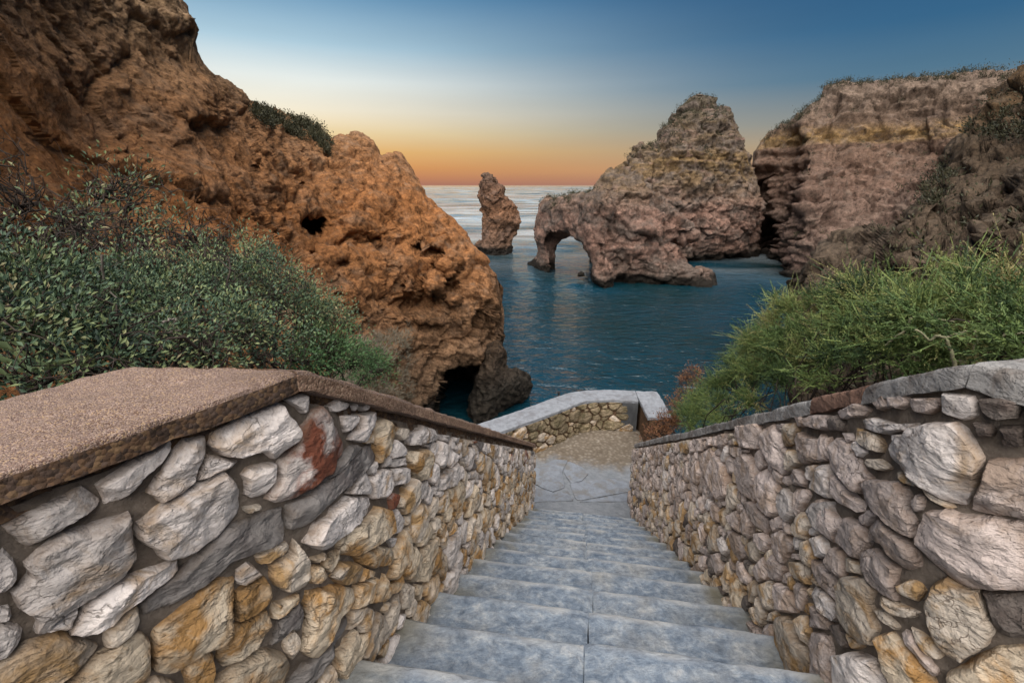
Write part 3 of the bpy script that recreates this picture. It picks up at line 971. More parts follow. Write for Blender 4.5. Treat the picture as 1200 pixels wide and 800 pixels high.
def voronoi_cells(face, s0, s1, zlo, zhi, traced, size_fn, slope_fn, seed, stretch=1.35):
    """irregular stones filling a wall face, laid along the slope, none overlapping the traced ones"""
    rg = random.Random(seed)
    boxes = [(t.min(0) - 0.02, t.max(0) + 0.02) for t in traced]

    def T(x, s):      # to the frame in which stones are round
        a = slope_fn(s)
        ca, sa = math.cos(a), math.sin(a)
        return np.array([(ca * x[0] + sa * x[1]) / stretch, -sa * x[0] + ca * x[1]])
    sites = []
    cellsz = 0.03
    grid = {}
    tries = int((s1 - s0) * 1.1 / 0.0022)
    for it in range(tries * 2 if len(traced) else tries):
        s = rg.uniform(s0, s1)
        z = rg.uniform(zlo(s), zhi(s))
        x = np.array([s, z])
        sz = size_fn(s, z) * rg.choice([0.62, 0.8, 1.0, 1.0, 1.25, 1.5])
        bad = False
        if it >= tries:                # chinking stones between the big ones
            sz = rg.uniform(0.026, 0.05)
            if not any((x > b0 - 0.05).all() and (x < b1 + 0.05).all() for b0, b1 in boxes): continue
        for t, (b0, b1) in zip(traced, boxes):
            if (x > b0).all() and (x < b1).all() and (inside(t, x) or nearest(t, x)[0] < 0.012):
                bad = True; break
        if bad: continue
        gx, gz = int(s / 0.2), int(z / 0.2)
        for i in range(gx - 1, gx + 2):
            for j in range(gz - 1, gz + 2):
                for (y, sy) in grid.get((i, j), ()):
                    d = T(x - y, s)
                    if d[0] ** 2 + d[1] ** 2 < (0.5 * (sz + sy)) ** 2 * 0.80:
                        bad = True; break
                if bad: break
            if bad: break
        if bad: continue
        sites.append((x, sz))
        grid.setdefault((gx, gz), []).append((x, sz))
    out = []
    for (x, sz) in sites:
        a = slope_fn(x[0])
        ca, sa = math.cos(a), math.sin(a)
        R = 1.9 * sz
        p = np.array([[x[0] + R * stretch * (ca * math.cos(t)) - R * sa * math.sin(t), x[1] + R * stretch * sa * math.cos(t) + R * ca * math.sin(t)] for t in np.linspace(0, 2 * math.pi, 12, endpoint=False)])
        gx, gz = int(x[0] / 0.2), int(x[1] / 0.2)
        for i in range(gx - 2, gx + 3):
            for j in range(gz - 2, gz + 3):
                for (y, sy) in grid.get((i, j), ()):
                    if y is x: continue
                    d = y - x
                    dd = T(d, x[0])
                    L2 = dd[0] ** 2 + dd[1] ** 2
                    if L2 > (3.2 * max(sz, sy)) ** 2: continue
                    f = min(0.75, max(0.25, 0.5 + 0.5 * (sz * sz - sy * sy) / max(L2, 1e-9)))
                    # normal of the bisector in the stretched metric
                    n0 = dd[0] / stretch
                    n = np.array([ca * n0 - sa * dd[1], sa * n0 + ca * dd[1]])
                    p = clip(p, x + d * f, -n)
                    if len(p) < 3: break
                if len(p) < 3: break
            if len(p) < 3: break
        if len(p) < 3: continue
        for t, (b0, b1) in zip(traced, boxes):
            if (x > b0 - R).all() and (x < b1 + R).all():
                dist, q = nearest(t, x)
                if dist < R * 1.4:
                    n = (x - q) / max(dist, 1e-6)
                    p = clip(p, q, n)
                    if len(p) < 3: break
        if len(p) < 3: continue
        e = 0.04
        tz, bz = zhi(x[0]), zlo(x[0])
        st = (zhi(x[0] + e) - zhi(x[0] - e)) / (2 * e); sb = (zlo(x[0] + e) - zlo(x[0] - e)) / (2 * e)
        p = clip(p, np.array([x[0], tz]), np.array([st, -1.0]))
        if len(p) < 3: continue
        p = clip(p, np.array([x[0], bz]), np.array([-sb, 1.0]))
        if len(p) < 3: continue
        A, c = area_c(p)
        if abs(A) < 0.0005: continue
        g = rg.uniform(0.002, 0.006)
        k = 1 - g / (0.5 * math.sqrt(abs(A)))
        p = c + (p - c) * k
        # knock the corners off
        q = resample(p, 26)
        q = 0.76 * q + 0.12 * (np.roll(q, 1, 0) + np.roll(q, -1, 0))
        out.append(q)
    return out


ZOOM = {'A': (0, 560, 10 / 3), 'B': (0, 420, 10 / 3), 'C': (200, 420, 10 / 3), 'D': (200, 580, 3.6375), 'E': (400, 470, 10 / 3),
        'F': (960, 420, 10 / 3), 'G': (960, 580, 3.6375), 'H': (730, 440, 10 / 3), 'X': (0, 0, 1)}


def trace(face, txt):
    res = []
    for line in txt.strip().splitlines():
        head, pts = line.split(':')
        z, mat = head.split()
        v = np.array([float(x) for x in pts.replace(';', ' ').replace(',', ' ').split()]).reshape(-1, 2)
        ox, oy, k = ZOOM[z]
        px = v / k + [ox, oy]
        res.append((np.array([face.hit(x, y) for x, y in px]), mat))
    return res


def build_wall(name, label, face, ztop, zbot, cope_drop, back_off, traced_txt, gen, seed, group, mortar, cat='stone wall', slope_fn=None, size_fn=None, pick=None):
    u, w = face.uw(face.s[-1] * 0.5)
    root = thing(name, W(u, w, float(zbot(face.s[-1] * 0.5))), label, cat, group)
    root['kind'] = 'thing'
    rg = random.Random(seed)
    tr = trace(face, traced_txt) if traced_txt else []
    cells = voronoi_cells(face, gen[0], gen[1], zbot, lambda s: ztop(s) - cope_drop, [t for t, _ in tr], size_fn, slope_fn, seed)
    items = [(abs(area_c(t)[0]), t, m, True) for t, m in tr]
    items += [(abs(area_c(c)[0]), c, pick(c.mean(0), rg), False) for c in cells]

    def shows(it):
        c = it[1].mean(0)
        P = face.pt(c[0], c[1], 0.0) - np.array([0, 0, CAMZ])
        return it[0] / (P @ P)
    items.sort(key=shows, reverse=True)
    rest = {}
    for i, (A, p, m, is_tr) in enumerate(items):
        size = math.sqrt(A)
        c = p.mean(0)
        P = face.pt(c[0], c[1], 0.0) - np.array([0, 0, CAMZ])
        pix = size * F / math.sqrt(P @ P)
        if m == 'grey' or (m == 'dark' and is_tr):
            dep = 0.030
        else:
            dep = min(0.046, 0.018 + size * rg.uniform(0.11, 0.19))
        if pix > 32: na, fr = 56, FR_BIG
        elif pix > 14: na, fr = 15, FR_MID
        else: na, fr = 10, FR_SML
        V, Q, org = stone_geo(p, face, dep, rg, na, fr, seed + i, 5 if size > 0.05 else 3, 0.0045 if size > 0.08 else 0.002, min(0.40, 0.15 + 0.016 / size))
        if i < 298:
            rim_attr(mesh_np('stone', V, Q, M[m], root, pix > 26, org, 14), na, fr)
        else:
            rest.setdefault(m, []).append((V, Q))
    if rest:
        Vs, Qs, mi, base = [], [], [], 0
        mats = sorted(rest)
        T3, Q4 = [], []
        mt, mq = [], []
        for k, m in enumerate(mats):
            for V, (Q, T) in rest[m]:
                Vs.append(V); Q4.append(Q + base); T3.append(T + base); base += len(V)
                mq += [k] * len(Q); mt += [k] * len(T)
        o = mesh_np('small_stones', np.concatenate(Vs), [np.concatenate(Q4), np.concatenate(T3)], None, root, False, None)
        for m in mats: o.data.materials.append(M[m])
        o.data.polygons.foreach_set('material_index', np.array(mq + mt, np.int32))
        o['kind'] = 'stuff'
    # mortar core with a rough face
    ns = max(8, int(face.s[-1] / 0.035)); nzr = 30
    ss = np.linspace(0, face.s[-1], ns)
    rows = []
    zt = np.array([ztop(s) for s in ss]) - cope_drop * 0.8
    zb = np.array([zbot(s) for s in ss]) - 0.12
    for j in range(nzr):
        f = j / (nzr - 1)
        z = zb + (zt - zb) * f
        P3 = np.stack([ss, z, 0 * z + seed], -1)
        rows.append(face.pt(ss, z, 0.003 + 0.016 * fbm(P3 * 16, 4, seed)))
    rows.append(face.pt(ss, zt, -back_off))
    rows.append(face.pt(ss, zb, -back_off))
    V = np.concatenate(rows)
    nr = len(rows)
    Q = np.concatenate([grid_faces(nr, ns), np.array([[(nr - 1) * ns + i, (nr - 1) * ns + i + 1, i + 1, i] for i in range(ns - 1)])])
    caps = [[j * ns for j in range(nr)], [j * ns + ns - 1 for j in range(nr)][::-1]]
    tri = []
    for cp in caps:
        tri += [[cp[0], cp[k], cp[k + 1]] for k in range(1, nr - 1)]
    mesh_np('core', V, [Q, np.array(tri)], M[mortar], root, True, None, 40)
    return root


def sweep(name, path_s, face, zc, prof, mat, parent, seed, amp=0.006, freq=18):
    """coping: profile of (h,dz) swept along the wall; zc(s) is the height of its top edge"""
    ns, npf = len(path_s), len(prof)
    pr = np.array(prof, float)
    V = []
    for s in path_s:
        V.append(face.pt(np.full(npf, s), zc(s) + pr[:, 1], pr[:, 0]))
    V = np.concatenate(V)
    Q = grid_faces(ns, npf, wrap=True)
    caps = [list(range(npf))[::-1], [(ns - 1) * npf + k for k in range(npf)]]
    tri = np.array([[cp[0], cp[k], cp[k + 1]] for cp in caps for k in range(1, npf - 1)])
    N = vnormals(V, Q)
    c = V.mean(0)
    mid = ns // 2 * npf
    cen = V[mid:mid + npf].mean(0)
    if ((V[mid:mid + npf] - cen) * N[mid:mid + npf]).sum() < 0:
        Q = Q[:, ::-1]; tri = tri[:, ::-1]; N = -N
    V = V + N * (amp * fbm(V * freq, 4, seed) + amp * 0.9 * fbm(V * freq * 0.22, 2, seed + 3))[:, None]
    return mesh_np(name, V, [Q, tri], mat, parent, True, c, 45)


def prof_rect(h0, h1, t, n_top=14, n_face=6, r=0.012):
    """slab section from h1 (front) back to h0, thickness t below the top edge, slightly worn front arris"""
    p = []
    for k in range(n_face + 1):
        p.append((h1, -t + (t - r) * k / n_face))
    p.append((h1 - r * 0.3, -r * 0.3))
    for k in range(n_top + 1):
        p.append((h1 - r - (h1 - r - h0) * k / n_top, 0.0))
    p.append((h0, -t))
    p.append(((h0 + h1) / 2, -t))
    return p


# left wall -----------------------------------------------------------------
LF = Face([(5.62, -0.62), (3.2, -0.628), (1.25, -0.632), (1.05, -0.638), (0.92, -0.655), (0.79, -0.707), (0.64, -0.772), (0.494, -0.842), (0.0, -1.09), (-0.7, -1.44)], 1)
if (LF.pt(1.0, 0, 1.0) - LF.pt(1.0, 0, 0.0)) @ EW < 0:
    LF.segn *= -1; LF.vn *= -1
LTOP = lambda s: (lambda u: -0.383 if u <= 0.905 else -0.383 - 0.607 * (u - 0.905))(LF.uw(s)[0])
LBOT = lambda s: max(LAND_Z - 0.03, nosing(LF.uw(s)[0]) - 0.17)
s_peak = float(np.interp(-0.905, -LF.p[:, 0], LF.s))

LEFT = """
A pale:0,185 150,100 250,60 310,20 345,40 385,75 375,95 240,180 90,262 60,255 40,215
B pale:360,485 480,410 600,340 655,305 660,325 630,380 560,440 530,480 450,555 390,570 385,530
B pale:570,520 605,450 660,360 700,310 790,290 785,350 745,470 700,510 615,555
A pale:40,440 110,355 75,320 120,270 230,200 330,185 490,118 505,180 518,285 480,350 380,420 200,540 150,590 108,590 135,540 60,490
A pale:265,600 300,510 330,460 440,390 690,312 697,350 600,410 480,490 400,560 300,605
X pale:154.5,609.5 168,602 183,590 219,569 260,549 273.5,564 278.6,597 267.5,609 245,627 221,643.5 207,650 189,651.5 156,626
A pale:0,255 45,290 68,350 40,410 0,445 -40,440 -60,300
A pale:0,490 40,487 45,530 20,550 -30,555 -30,490
A pale:0,550 60,550 92,578 60,630 0,690 -60,700 -60,580
A buff:0,690 90,620 220,585 380,635 370,660 220,780 150,850 -80,850 -80,730
A buff:395,575 500,490 535,480 540,560 430,650 400,650
A ochre:235,800 300,720 410,650 520,580 575,610 580,690 570,740 500,800 400,860 200,860
X ochre:176,735 210,708 232,688 256,673 273,670 271,685 267,706 267,745 240,755 216,770 200,782 190,786 176,781
D ochre:45,710 100,665 175,650 175,720 160,800 60,830 40,760
A buff:520,800 590,760 650,765 690,800 690,860 500,860
C pale:135,285 180,265 300,205 410,165 440,210 482,275 470,310 400,370 375,385 345,355 320,362 230,380 180,370 130,335
C pale:430,155 510,130 528,150 525,195 500,215 470,185
C rust:500,260 540,190 565,175 600,215 640,270 665,330 660,370 600,435 540,480 440,545 380,555 360,545 400,460 410,400 450,350
C pale:265,450 300,410 400,400 385,470 350,530 290,540 270,520 285,490
C buff:270,575 340,560 345,575 280,600
X grey:162,706 186,684 210,665 240,632 262,614 300,600 329,592 331,612 326,627 300,640 260,657 240,678 204,701 163,721
C grey:440,570 560,490 700,370 740,335 770,335 780,390 720,450 620,520 560,590 500,650 440,670
C pale:595,185 630,155 670,170 660,195 630,210 600,205
C pale:680,180 700,165 718,185 700,205
C pale:725,185 745,165 760,185 740,210
C pale:650,220 715,215 700,270 670,290 650,250
C pale:720,215 780,205 785,225 765,290 730,330 680,315 720,270
D pale:560,200 600,120 690,30 740,0 830,0 840,30 820,80 740,130 690,180 640,220 600,230
D ochre:700,180 740,135 830,80 860,40 910,60 910,150 850,200 760,260 720,255 690,210
D buff:345,255 420,195 490,190 490,220 430,260 370,290
D buff:410,290 500,240 510,180 560,240 568,300 565,380 480,405 430,380 410,340
D pale:265,310 320,268 380,325 340,360 290,375 262,370
D ochre:260,400 390,335 410,370 420,440 380,480 260,530
D ochre:260,540 400,480 415,540 410,570 380,610 210,725 185,690 190,640
D ochre:430,450 470,440 540,405 530,435 450,510 420,520
D buff:570,265 640,235 640,255 590,285
D ochre:570,300 625,290 650,340 600,375 570,370
D ochre:640,260 700,230 715,215 680,300 655,330 630,300
D buff:660,340 700,280 780,280 795,330 770,370 700,380
D ochre:560,400 700,370 760,390 750,440 690,500 670,560 600,680 560,685 530,650 560,540
D ochre:765,375 850,340 865,400 830,450 750,480 760,430
D ochre:770,260 850,205 920,220 920,290 840,310 790,290
D buff:460,570 500,545 535,590 525,640 500,700 470,650
D ochre:165,790 250,710 380,640 470,660 495,710 450,800 430,860 165,860
D grey:420,600 440,520 540,440 552,480 530,560 470,560 430,630 400,630
D grey:480,790 560,700 650,640 740,510 745,530 690,620 600,760 520,860 470,860
D ochre:690,660 770,560 780,600 770,650 790,700 770,740 720,800 690,750
D buff:780,530 830,470 845,480 820,560 790,590
D buff:820,600 870,490 900,520 870,640 800,720 790,690
D buff:610,800 640,750 690,715 690,760 660,840 600,840
E pale:90,300 130,265 165,260 175,330 140,380 100,380
E ochre:110,75 150,65 180,100 170,190 150,245 120,240 105,150
E pale:185,180 205,145 235,190 235,210 180,225
E pale:240,140 300,90 345,110 340,150 290,170 250,170
E pale:180,260 235,250 240,320 190,330
E pale:350,230 370,150 405,170 405,240 365,265
E ochre:240,200 310,180 340,220 320,290 290,315 250,260
E pale:360,300 440,235 455,260 420,330 360,350
"""


def pick_left(c, rg):
    top = LTOP(c[0]); bot = LBOT(c[0])
    f = (c[1] - bot) / (top - bot)
    x = rg.random()
    if f > 0.62: return 'pale' if x < 0.72 else 'buff' if x < 0.9 else 'rust' if x < 0.93 else 'grey'
    if f > 0.30: return 'ochre' if x < 0.58 else 'buff' if x < 0.85 else 'pale'
    return 'buff' if x < 0.5 else 'ochre' if x < 0.8 else 'pale'


def size_left(s, z):
    u = LF.uw(s)[0]
    return 0.105 if u < 1.6 else 0.084 if u < 2.6 else 0.078


left_wall = build_wall('stone_wall', 'rubble stone wall with brown pebbled coping, pale upper stones and ochre lower stones',
    LF, LTOP, LBOT, 0.095, 0.22, LEFT, (0.02, LF.s[-1] - 0.02), 11, 'rubble walls flanking the steps', 'mortar',
    slope_fn=lambda s: math.atan(0.607) if LF.uw(s)[0] > 1.3 else -0.45 if LF.uw(s)[0] < 1.0 else 0.1, size_fn=size_left, pick=pick_left)
# coping: the lower brown bed, then the pebbled slabs on it; the crest runs obliquely across
_bs = np.array([0.0, float(np.interp(-1.25, -LF.p[:, 0], LF.s)), s_peak, s_peak + 0.10, s_peak + 0.25, s_peak + 0.45, LF.s[-1]])
_bu = np.array([5.62, 1.20, 0.847, 0.80, 0.72, 0.60, -0.95])
_bw = np.array([-1.00, -0.995, -0.990, -1.03, -1.055, -1.10, -1.90])


def lz(u, w):
    return -0.383 - 0.607 * np.maximum(0, u - 0.161 * (w + 0.63) - 0.905)


def left_cope(name, path, h1, top, thick, mat, seed, amp, freq, n_top=16, n_face=6, r=0.012):
    fr = [(0.0, -thick + (thick - r) * k / n_face) for k in range(n_face + 1)] + [(0.008, -r * 0.25)]
    fr += [(0.03 + 0.97 * k / n_top, 0.0) for k in range(n_top + 1)] + [(1.0, -thick), (0.5, -thick)]
    t = np.array([f for f, _ in fr]); dz = np.array([d for _, d in fr])
    V = []
    for s in path:
        q = LF.pt(s, 0.0, h1)
        fu, fw = q @ EU, q @ EW
        bu, bw = np.interp(s, _bs, _bu), np.interp(s, _bs, _bw)
        u = fu + (bu - fu) * t; w = fw + (bw - fw) * t
        V.append(Wn(u, w, lz(u, w) + top + dz))
    ns, npf = len(path), len(fr)
    V = np.concatenate(V)
    Q = grid_faces(ns, npf, wrap=True)
    tri = np.array([[cp[0], cp[k], cp[k + 1]] for cp in (list(range(npf))[::-1], [(ns - 1) * npf + k for k in range(npf)]) for k in range(1, npf - 1)])
    N = vnormals(V, Q)
    mid = ns // 2 * npf
    if N[mid + n_face + 4][2] < 0:
        Q = Q[:, ::-1]; tri = tri[:, ::-1]; N = -N
    V = V + N * (amp * fbm(V * freq, 4, seed) + amp * 0.9 * fbm(V * freq * 0.22, 2, seed + 3))[:, None]
    o = mesh_np(name, V, [Q, tri], mat, left_wall, True, V.mean(0), 45)
    o.data.materials.append(M['cope_dark'] if path[-1] > s_peak + 0.1 else M['cope_mid'])        # the cut face shows the coarse dark aggregate
    mi = np.concatenate([np.tile((np.arange(npf) < n_face).astype(np.int32), ns - 1), np.ones(len(tri), np.int32)])
    o.data.polygons.foreach_set('material_index', mi)
    return o


left_cope('coping_bed', np.append(np.arange(0.005, LF.s[-1], 0.02), LF.s[-1] - 0.003), 0.004, -0.046, 0.052, M['cope_dark'], 3, 0.010, 22, 6, 6, 0.015)
cuts = [0.0, 1.45, 2.9, s_peak - 0.002]
for i in range(3):
    left_cope('coping', np.linspace(cuts[i] + 0.002, cuts[i + 1] - 0.002, 60), 0.045, 0, 0.050, M['cope_brown'], 20, 0.006, 22)
o = left_cope('coping', np.linspace(s_peak, LF.s[-1], 110), 0.045, 0, 0.050, M['cope_brown'], 20, 0.006, 22, 24)
o['label'] = 'level pebbled coping slab at the top of the wall'
tag(left_wall)

# right wall ----------------------------------------------------------------
RF = Face([(5.93, 0.735), (3.3, 0.82), (1.7, 0.848), (1.28, 0.85), (1.18, 0.862), (1.10, 0.905), (1.02, 0.99), (0.90, 1.14), (0.55, 1.62), (0.2, 2.15)], -1)
if (RF.pt(1.0, 0, 1.0) - RF.pt(1.0, 0, 0.0)) @ EW > 0:
    RF.segn *= -1; RF.vn *= -1
RTOP = lambda s: (lambda u: -0.374 if u <= 1.162 else -0.374 - 0.611 * (u - 1.162))(RF.uw(s)[0])
RBOT = lambda s: max(LAND_Z - 0.03, nosing(RF.uw(s)[0]) - 0.17)
r_peak = float(np.interp(-1.162, -RF.p[:, 0], RF.s))
RIGHT = """
F pale:400,265 460,245 560,240 600,290 640,350 660,400 625,480 585,570 520,550 430,490 380,465 300,390 285,340 320,300 380,290
F pink:668,392 700,383 800,388 870,400 880,620 800,615 700,605 600,588 632,490
F dark:640,150 730,140 800,160 790,230 700,240 650,210
F dark:620,240 690,250 700,300 640,310
F dark:810,170 900,170 900,300 830,310
F dark:715,260 815,255 815,340 730,340
G pink:430,180 480,60 560,50 640,75 700,80 873,100 920,110 920,380 800,385 660,390 600,370 540,320 430,200
F pink:190,490 230,470 340,480 370,540 375,600 395,640 385,700 320,660 250,600 190,540
F pink:60,330 90,310 140,330 190,420 220,470 180,530 120,480 70,430
F pink:70,450 110,480 150,530 215,590 190,610 110,570 70,520
F buff:155,270 240,285 275,330 260,375 200,350 160,310
F pale:185,240 240,230 330,260 400,250 380,280 270,300 190,270
F pink:370,155 490,150 495,180 450,220 390,210
F pink:290,150 360,140 375,180 340,200 300,190
F pink:220,160 280,140 300,190 260,205
F pink:90,210 180,170 220,200 180,230 100,240
F dark:50,250 85,215 120,260 110,285 60,285
F pink:380,550 410,520 430,540 425,590 385,605
F buff:325,440 390,470 420,500 370,495 340,480
F buff:410,500 450,505 560,580 540,595 440,540
F pink:115,290 140,290 155,320 135,335
F buff:190,390 250,390 300,430 260,440 215,430
F pink:0,560 30,545 70,590 105,640 75,720 30,680 0,640
G pink:105,200 150,90 200,120 240,200 200,280 150,260
G pink:235,130 280,95 330,140 430,220 455,300 400,320 350,270 300,210 240,190
G pink:205,230 260,225 320,275 360,310 350,400 345,450 290,420 230,360 195,290
G buff:350,380 400,350 450,360 470,400 440,450 390,435 350,410
G buff:120,380 150,340 220,350 260,400 250,470 270,560 260,640 220,640 150,590 115,530 130,460
G buff:465,450 500,370 545,340 600,370 690,400 760,560 740,620 620,690 560,660 500,580 470,510
G dark:700,400 873,395 920,395 920,600 780,600 740,540
G ochre:270,590 320,575 400,640 460,720 520,800 540,860 320,860 300,720
G buff:400,555 500,610 540,680 520,695 460,660 420,600
G buff:260,480 300,490 360,560 340,575 280,520
G pale:80,690 180,660 260,700 310,790 300,860 100,860
G pink:0,270 60,310 110,370 105,460 60,420 0,340
G pale:0,380 50,410 110,510 80,550 20,480 0,450
G dark:80,550 110,545 160,650 130,660 95,610
G ochre:620,710 760,630 920,620 920,860 560,860 550,740
H pink:690,240 715,220 750,240 790,250 780,340 730,350 690,300
H pink:560,210 600,185 640,230 660,380 640,390 560,310
H pink:440,230 460,195 545,190 555,230 540,290 470,285
H pink:730,170 770,150 830,155 860,190 800,220 740,200
H pink:690,160 725,155 725,200 700,205
H pink:660,390 700,360 730,390 730,440 680,430
H pink:460,330 500,300 540,350 550,480 520,500 460,430
H pink:540,390 570,360 620,420 650,520 600,560 550,480
H pale:620,490 650,430 690,480 690,540 660,580
H buff:675,600 710,530 760,580 720,650
H pale:750,560 770,490 830,490 850,560 800,620
H pink:300,310 350,280 420,360 430,470 400,490 320,390
H pink:490,490 520,490 590,570 570,620 510,540
H pink:520,620 560,610 600,660 570,700
H pink:600,620 640,600 690,660 640,740 600,690
H pale:740,640 790,620 830,700 790,720
H pale:380,640 400,625 430,680 410,710
H pink:430,600 470,620 500,700 470,730
H pink:355,700 390,690 410,760 380,790
"""


def pick_right(c, rg):
    top = RTOP(c[0]); bot = RBOT(c[0])
    f = (c[1] - bot) / (top - bot)
    x = rg.random()
    if f > 0.5: return 'pink' if x < 0.75 else 'pale' if x < 0.88 else 'buff'
    return 'pink' if x < 0.40 else 'buff' if x < 0.82 else 'ochre' if x < 0.90 else 'dark'


right_wall = build_wall('stone_wall', 'rubble stone wall of pinkish stones with thin grey cement coping, under the feathery shrub',
    RF, RTOP, RBOT, 0.075, 0.30, RIGHT, (0.02, RF.s[-1] - 0.02), 23, 'rubble walls flanking the steps', 'mortar',
    slope_fn=lambda s: math.atan(0.611) + (0.25 if RF.uw(s)[0] > 1.2 else 0), size_fn=lambda s, z: 0.115 if RF.uw(s)[0] < 1.7 else 0.094 if RF.uw(s)[0] < 2.6 else 0.082, pick=pick_right)
rc = prof_rect(-0.30, 0.022, 0.060, 8, 4, 0.012)
seg_u = [5.95, 4.9, 3.9, 3.0, 2.25, 1.76, 1.48, 1.162]
seg_s = [0.0] + [float(np.interp(-x, -RF.p[:, 0], RF.s)) for x in seg_u[1:]]
for i in range(len(seg_s) - 1):
    red = i == 5
    o = sweep('coping', np.linspace(seg_s[i] + 0.003, seg_s[i + 1] - 0.003, 40), RF, (lambda dz: (lambda s: RTOP(s) + dz))(0.004 * (i % 2)), rc, M['cope_red'] if red else M['cope_grey'], right_wall, 60 + i, 0.006, 12)
    if red: o['label'] = 'reddish coping piece'
o = sweep('coping', np.linspace(r_peak, RF.s[-1], 70), RF, RTOP, prof_rect(-0.34, 0.022, 0.060, 10, 5, 0.015), M['cope_grey'], right_wall, 71, 0.010, 10)
o['label'] = 'level cement coping at the top of the wall'

# landing parapet -----------------------------------------------------------
PF = Face([(5.6, -2.15), (6.6, -1.19), (7.23, -0.58), (7.62, -0.23), (7.85, -0.02), (7.97, 0.2), (8.03, 0.5), (8.06, 0.97)], 1)
if (PF.pt(1.0, 0, 1.0) - PF.pt(1.0, 0, 0.0)) @ EU > 0:
    PF.segn *= -1; PF.vn *= -1
PTOP = lambda s: LAND_Z + 0.62
parapet = build_wall('parapet_wall', 'low curved stone parapet with pale grey coping at the end of the landing', PF, PTOP, lambda s: LAND_Z - 0.02, 0.05, 0.34, None,
    (0.02, PF.s[-1] - 0.30), 37, None, 'mortar_brown', cat='parapet', slope_fn=lambda s: 0.05, size_fn=lambda s, z: 0.125, pick=lambda c, rg: 'mossy' if rg.random() < 0.75 else 'buff')
sweep('coping', np.linspace(0.0, PF.s[-1], 110), PF, PTOP, prof_rect(-0.40, 0.02, 0.055, 12, 4, 0.01), M['cope_blue'], parapet, 81, 0.010, 9)
# return arm of the parapet towards the steps
PR = Face([(8.455, 0.985), (7.42, 1.10)], 1)
if (PR.pt(0.3, 0, 1.0) - PR.pt(0.3, 0, 0.0)) @ EW > 0:
    PR.segn *= -1; PR.vn *= -1
sweep('coping', np.linspace(-0.0, PR.s[-1], 30), PR, lambda s: PTOP(s) - 0.006, prof_rect(-0.36, 0.03, 0.055, 8, 4, 0.01), M['cope_blue'], parapet, 83, 0.012, 9)['label'] = 'short return of the coping'
V = []
for h in (0.0, -0.34):
    for s, z in ((0, LAND_Z - 0.1), (PR.s[-1], LAND_Z - 0.1), (PR.s[-1], PTOP(0) - 0.05), (0, PTOP(0) - 0.05)):
        V.append(PR.pt(s, z, h))
box_q = [[0, 1, 2, 3], [7, 6, 5, 4], [0, 4, 5, 1], [1, 5, 6, 2], [2, 6, 7, 3], [3, 7, 4, 0]]
mesh_np('return_wall', np.array(V), box_q, M['mortar_brown'], parapet, False)
# smooth concrete panel in the inner corner, its shade put into the dark colour
mp_, nt, b = material('shaded_smooth_render', 0.8, 0.3)
n1 = nz(nt, 12, 6, 0.6, 0, pos(nt, (1, 1, 0.3)))
col = ramp(nt, [(0.3, (0.035, 0.038, 0.042)), (0.7, (0.085, 0.088, 0.092))])
nt.links.new(n1.outputs[0], col.inputs[0]); nt.links.new(col.outputs[0], b.inputs['Base Color'])
V = []
for h in (0.03, -0.02):
    for s, z in ((PF.s[-1] - 0.27, LAND_Z - 0.05), (PF.s[-1] + 0.03, LAND_Z - 0.05), (PF.s[-1] + 0.03, PTOP(0) - 0.058), (PF.s[-1] - 0.27, PTOP(0) - 0.058)):
        V.append(PF.pt(min(s, PF.s[-1]), z, h))
mesh_np('corner_panel', np.array(V), box_q, mp_, parapet, False)

# flagstones of the landing
ZL = {'Z': (560, 440, 1067 / 240)}
M['flag'] = stone_mat('flat_grey_flagstone', (0.19, 0.21, 0.24), (0.155, 0.155, 0.155), 0.4, (0.15, 0.15, 0.16), 0.25, 0.7, rnd=0.1)
FLAGS = ["285,485 400,435 470,440 440,500 455,580 395,605 330,580 290,560", "445,500 470,445 545,475 578,512 540,548 485,560",
         "250,600 330,585 400,612 470,600 500,650 250,660", "480,560 560,548 700,535 810,560 810,600 520,650 505,640", "530,655 815,605 830,655"]
for k, txt in enumerate(FLAGS):
    v = np.array([float(x) for x in txt.replace(',', ' ').split()]).reshape(-1, 2) / ZL['Z'][2] + [560, 440]
    d = rays(v[:, 0], v[:, 1])
    P = d * (LAND_Z / d[:, 2])[:, None]
    uv = np.stack([P @ EU, P @ EW], -1)
    A, c = area_c(uv)
    uv = resample(c + (uv - c) * 0.992, 36)
    uv += 0.012 * np.stack([pn(np.c_[uv * 6, uv[:, :1] * 0], 2), pn(np.c_[uv * 6, uv[:, :1] * 0 + 9], 3)], -1)
    Vs = []
    for fr, z in ((1.0, -0.05), (1.0, 0.001), (0.985, 0.004), (0.9, 0.005), (0.6, 0.005), (0.3, 0.005)):
        q = c + (uv - c) * fr
        Vs.append(Wn(q[:, 0], q[:, 1], LAND_Z + z + 0.004 * fbm(np.c_[q * 5, q[:, :1] * 0 + k], 3, k) * (z > 0)))
    Vs.append(W(c[0], c[1], LAND_Z + 0.015)[None])
    V = np.concatenate(Vs)
    Q = grid_faces(6, 36, wrap=True)
    T = np.array([[5 * 36 + i, 5 * 36 + (i + 1) % 36, 216] for i in range(36)])
    if A < 0: pass
    o = mesh_np('flagstone', V, [Q, T], M['flag'], landing, True, W(c[0], c[1], LAND_Z), 40)

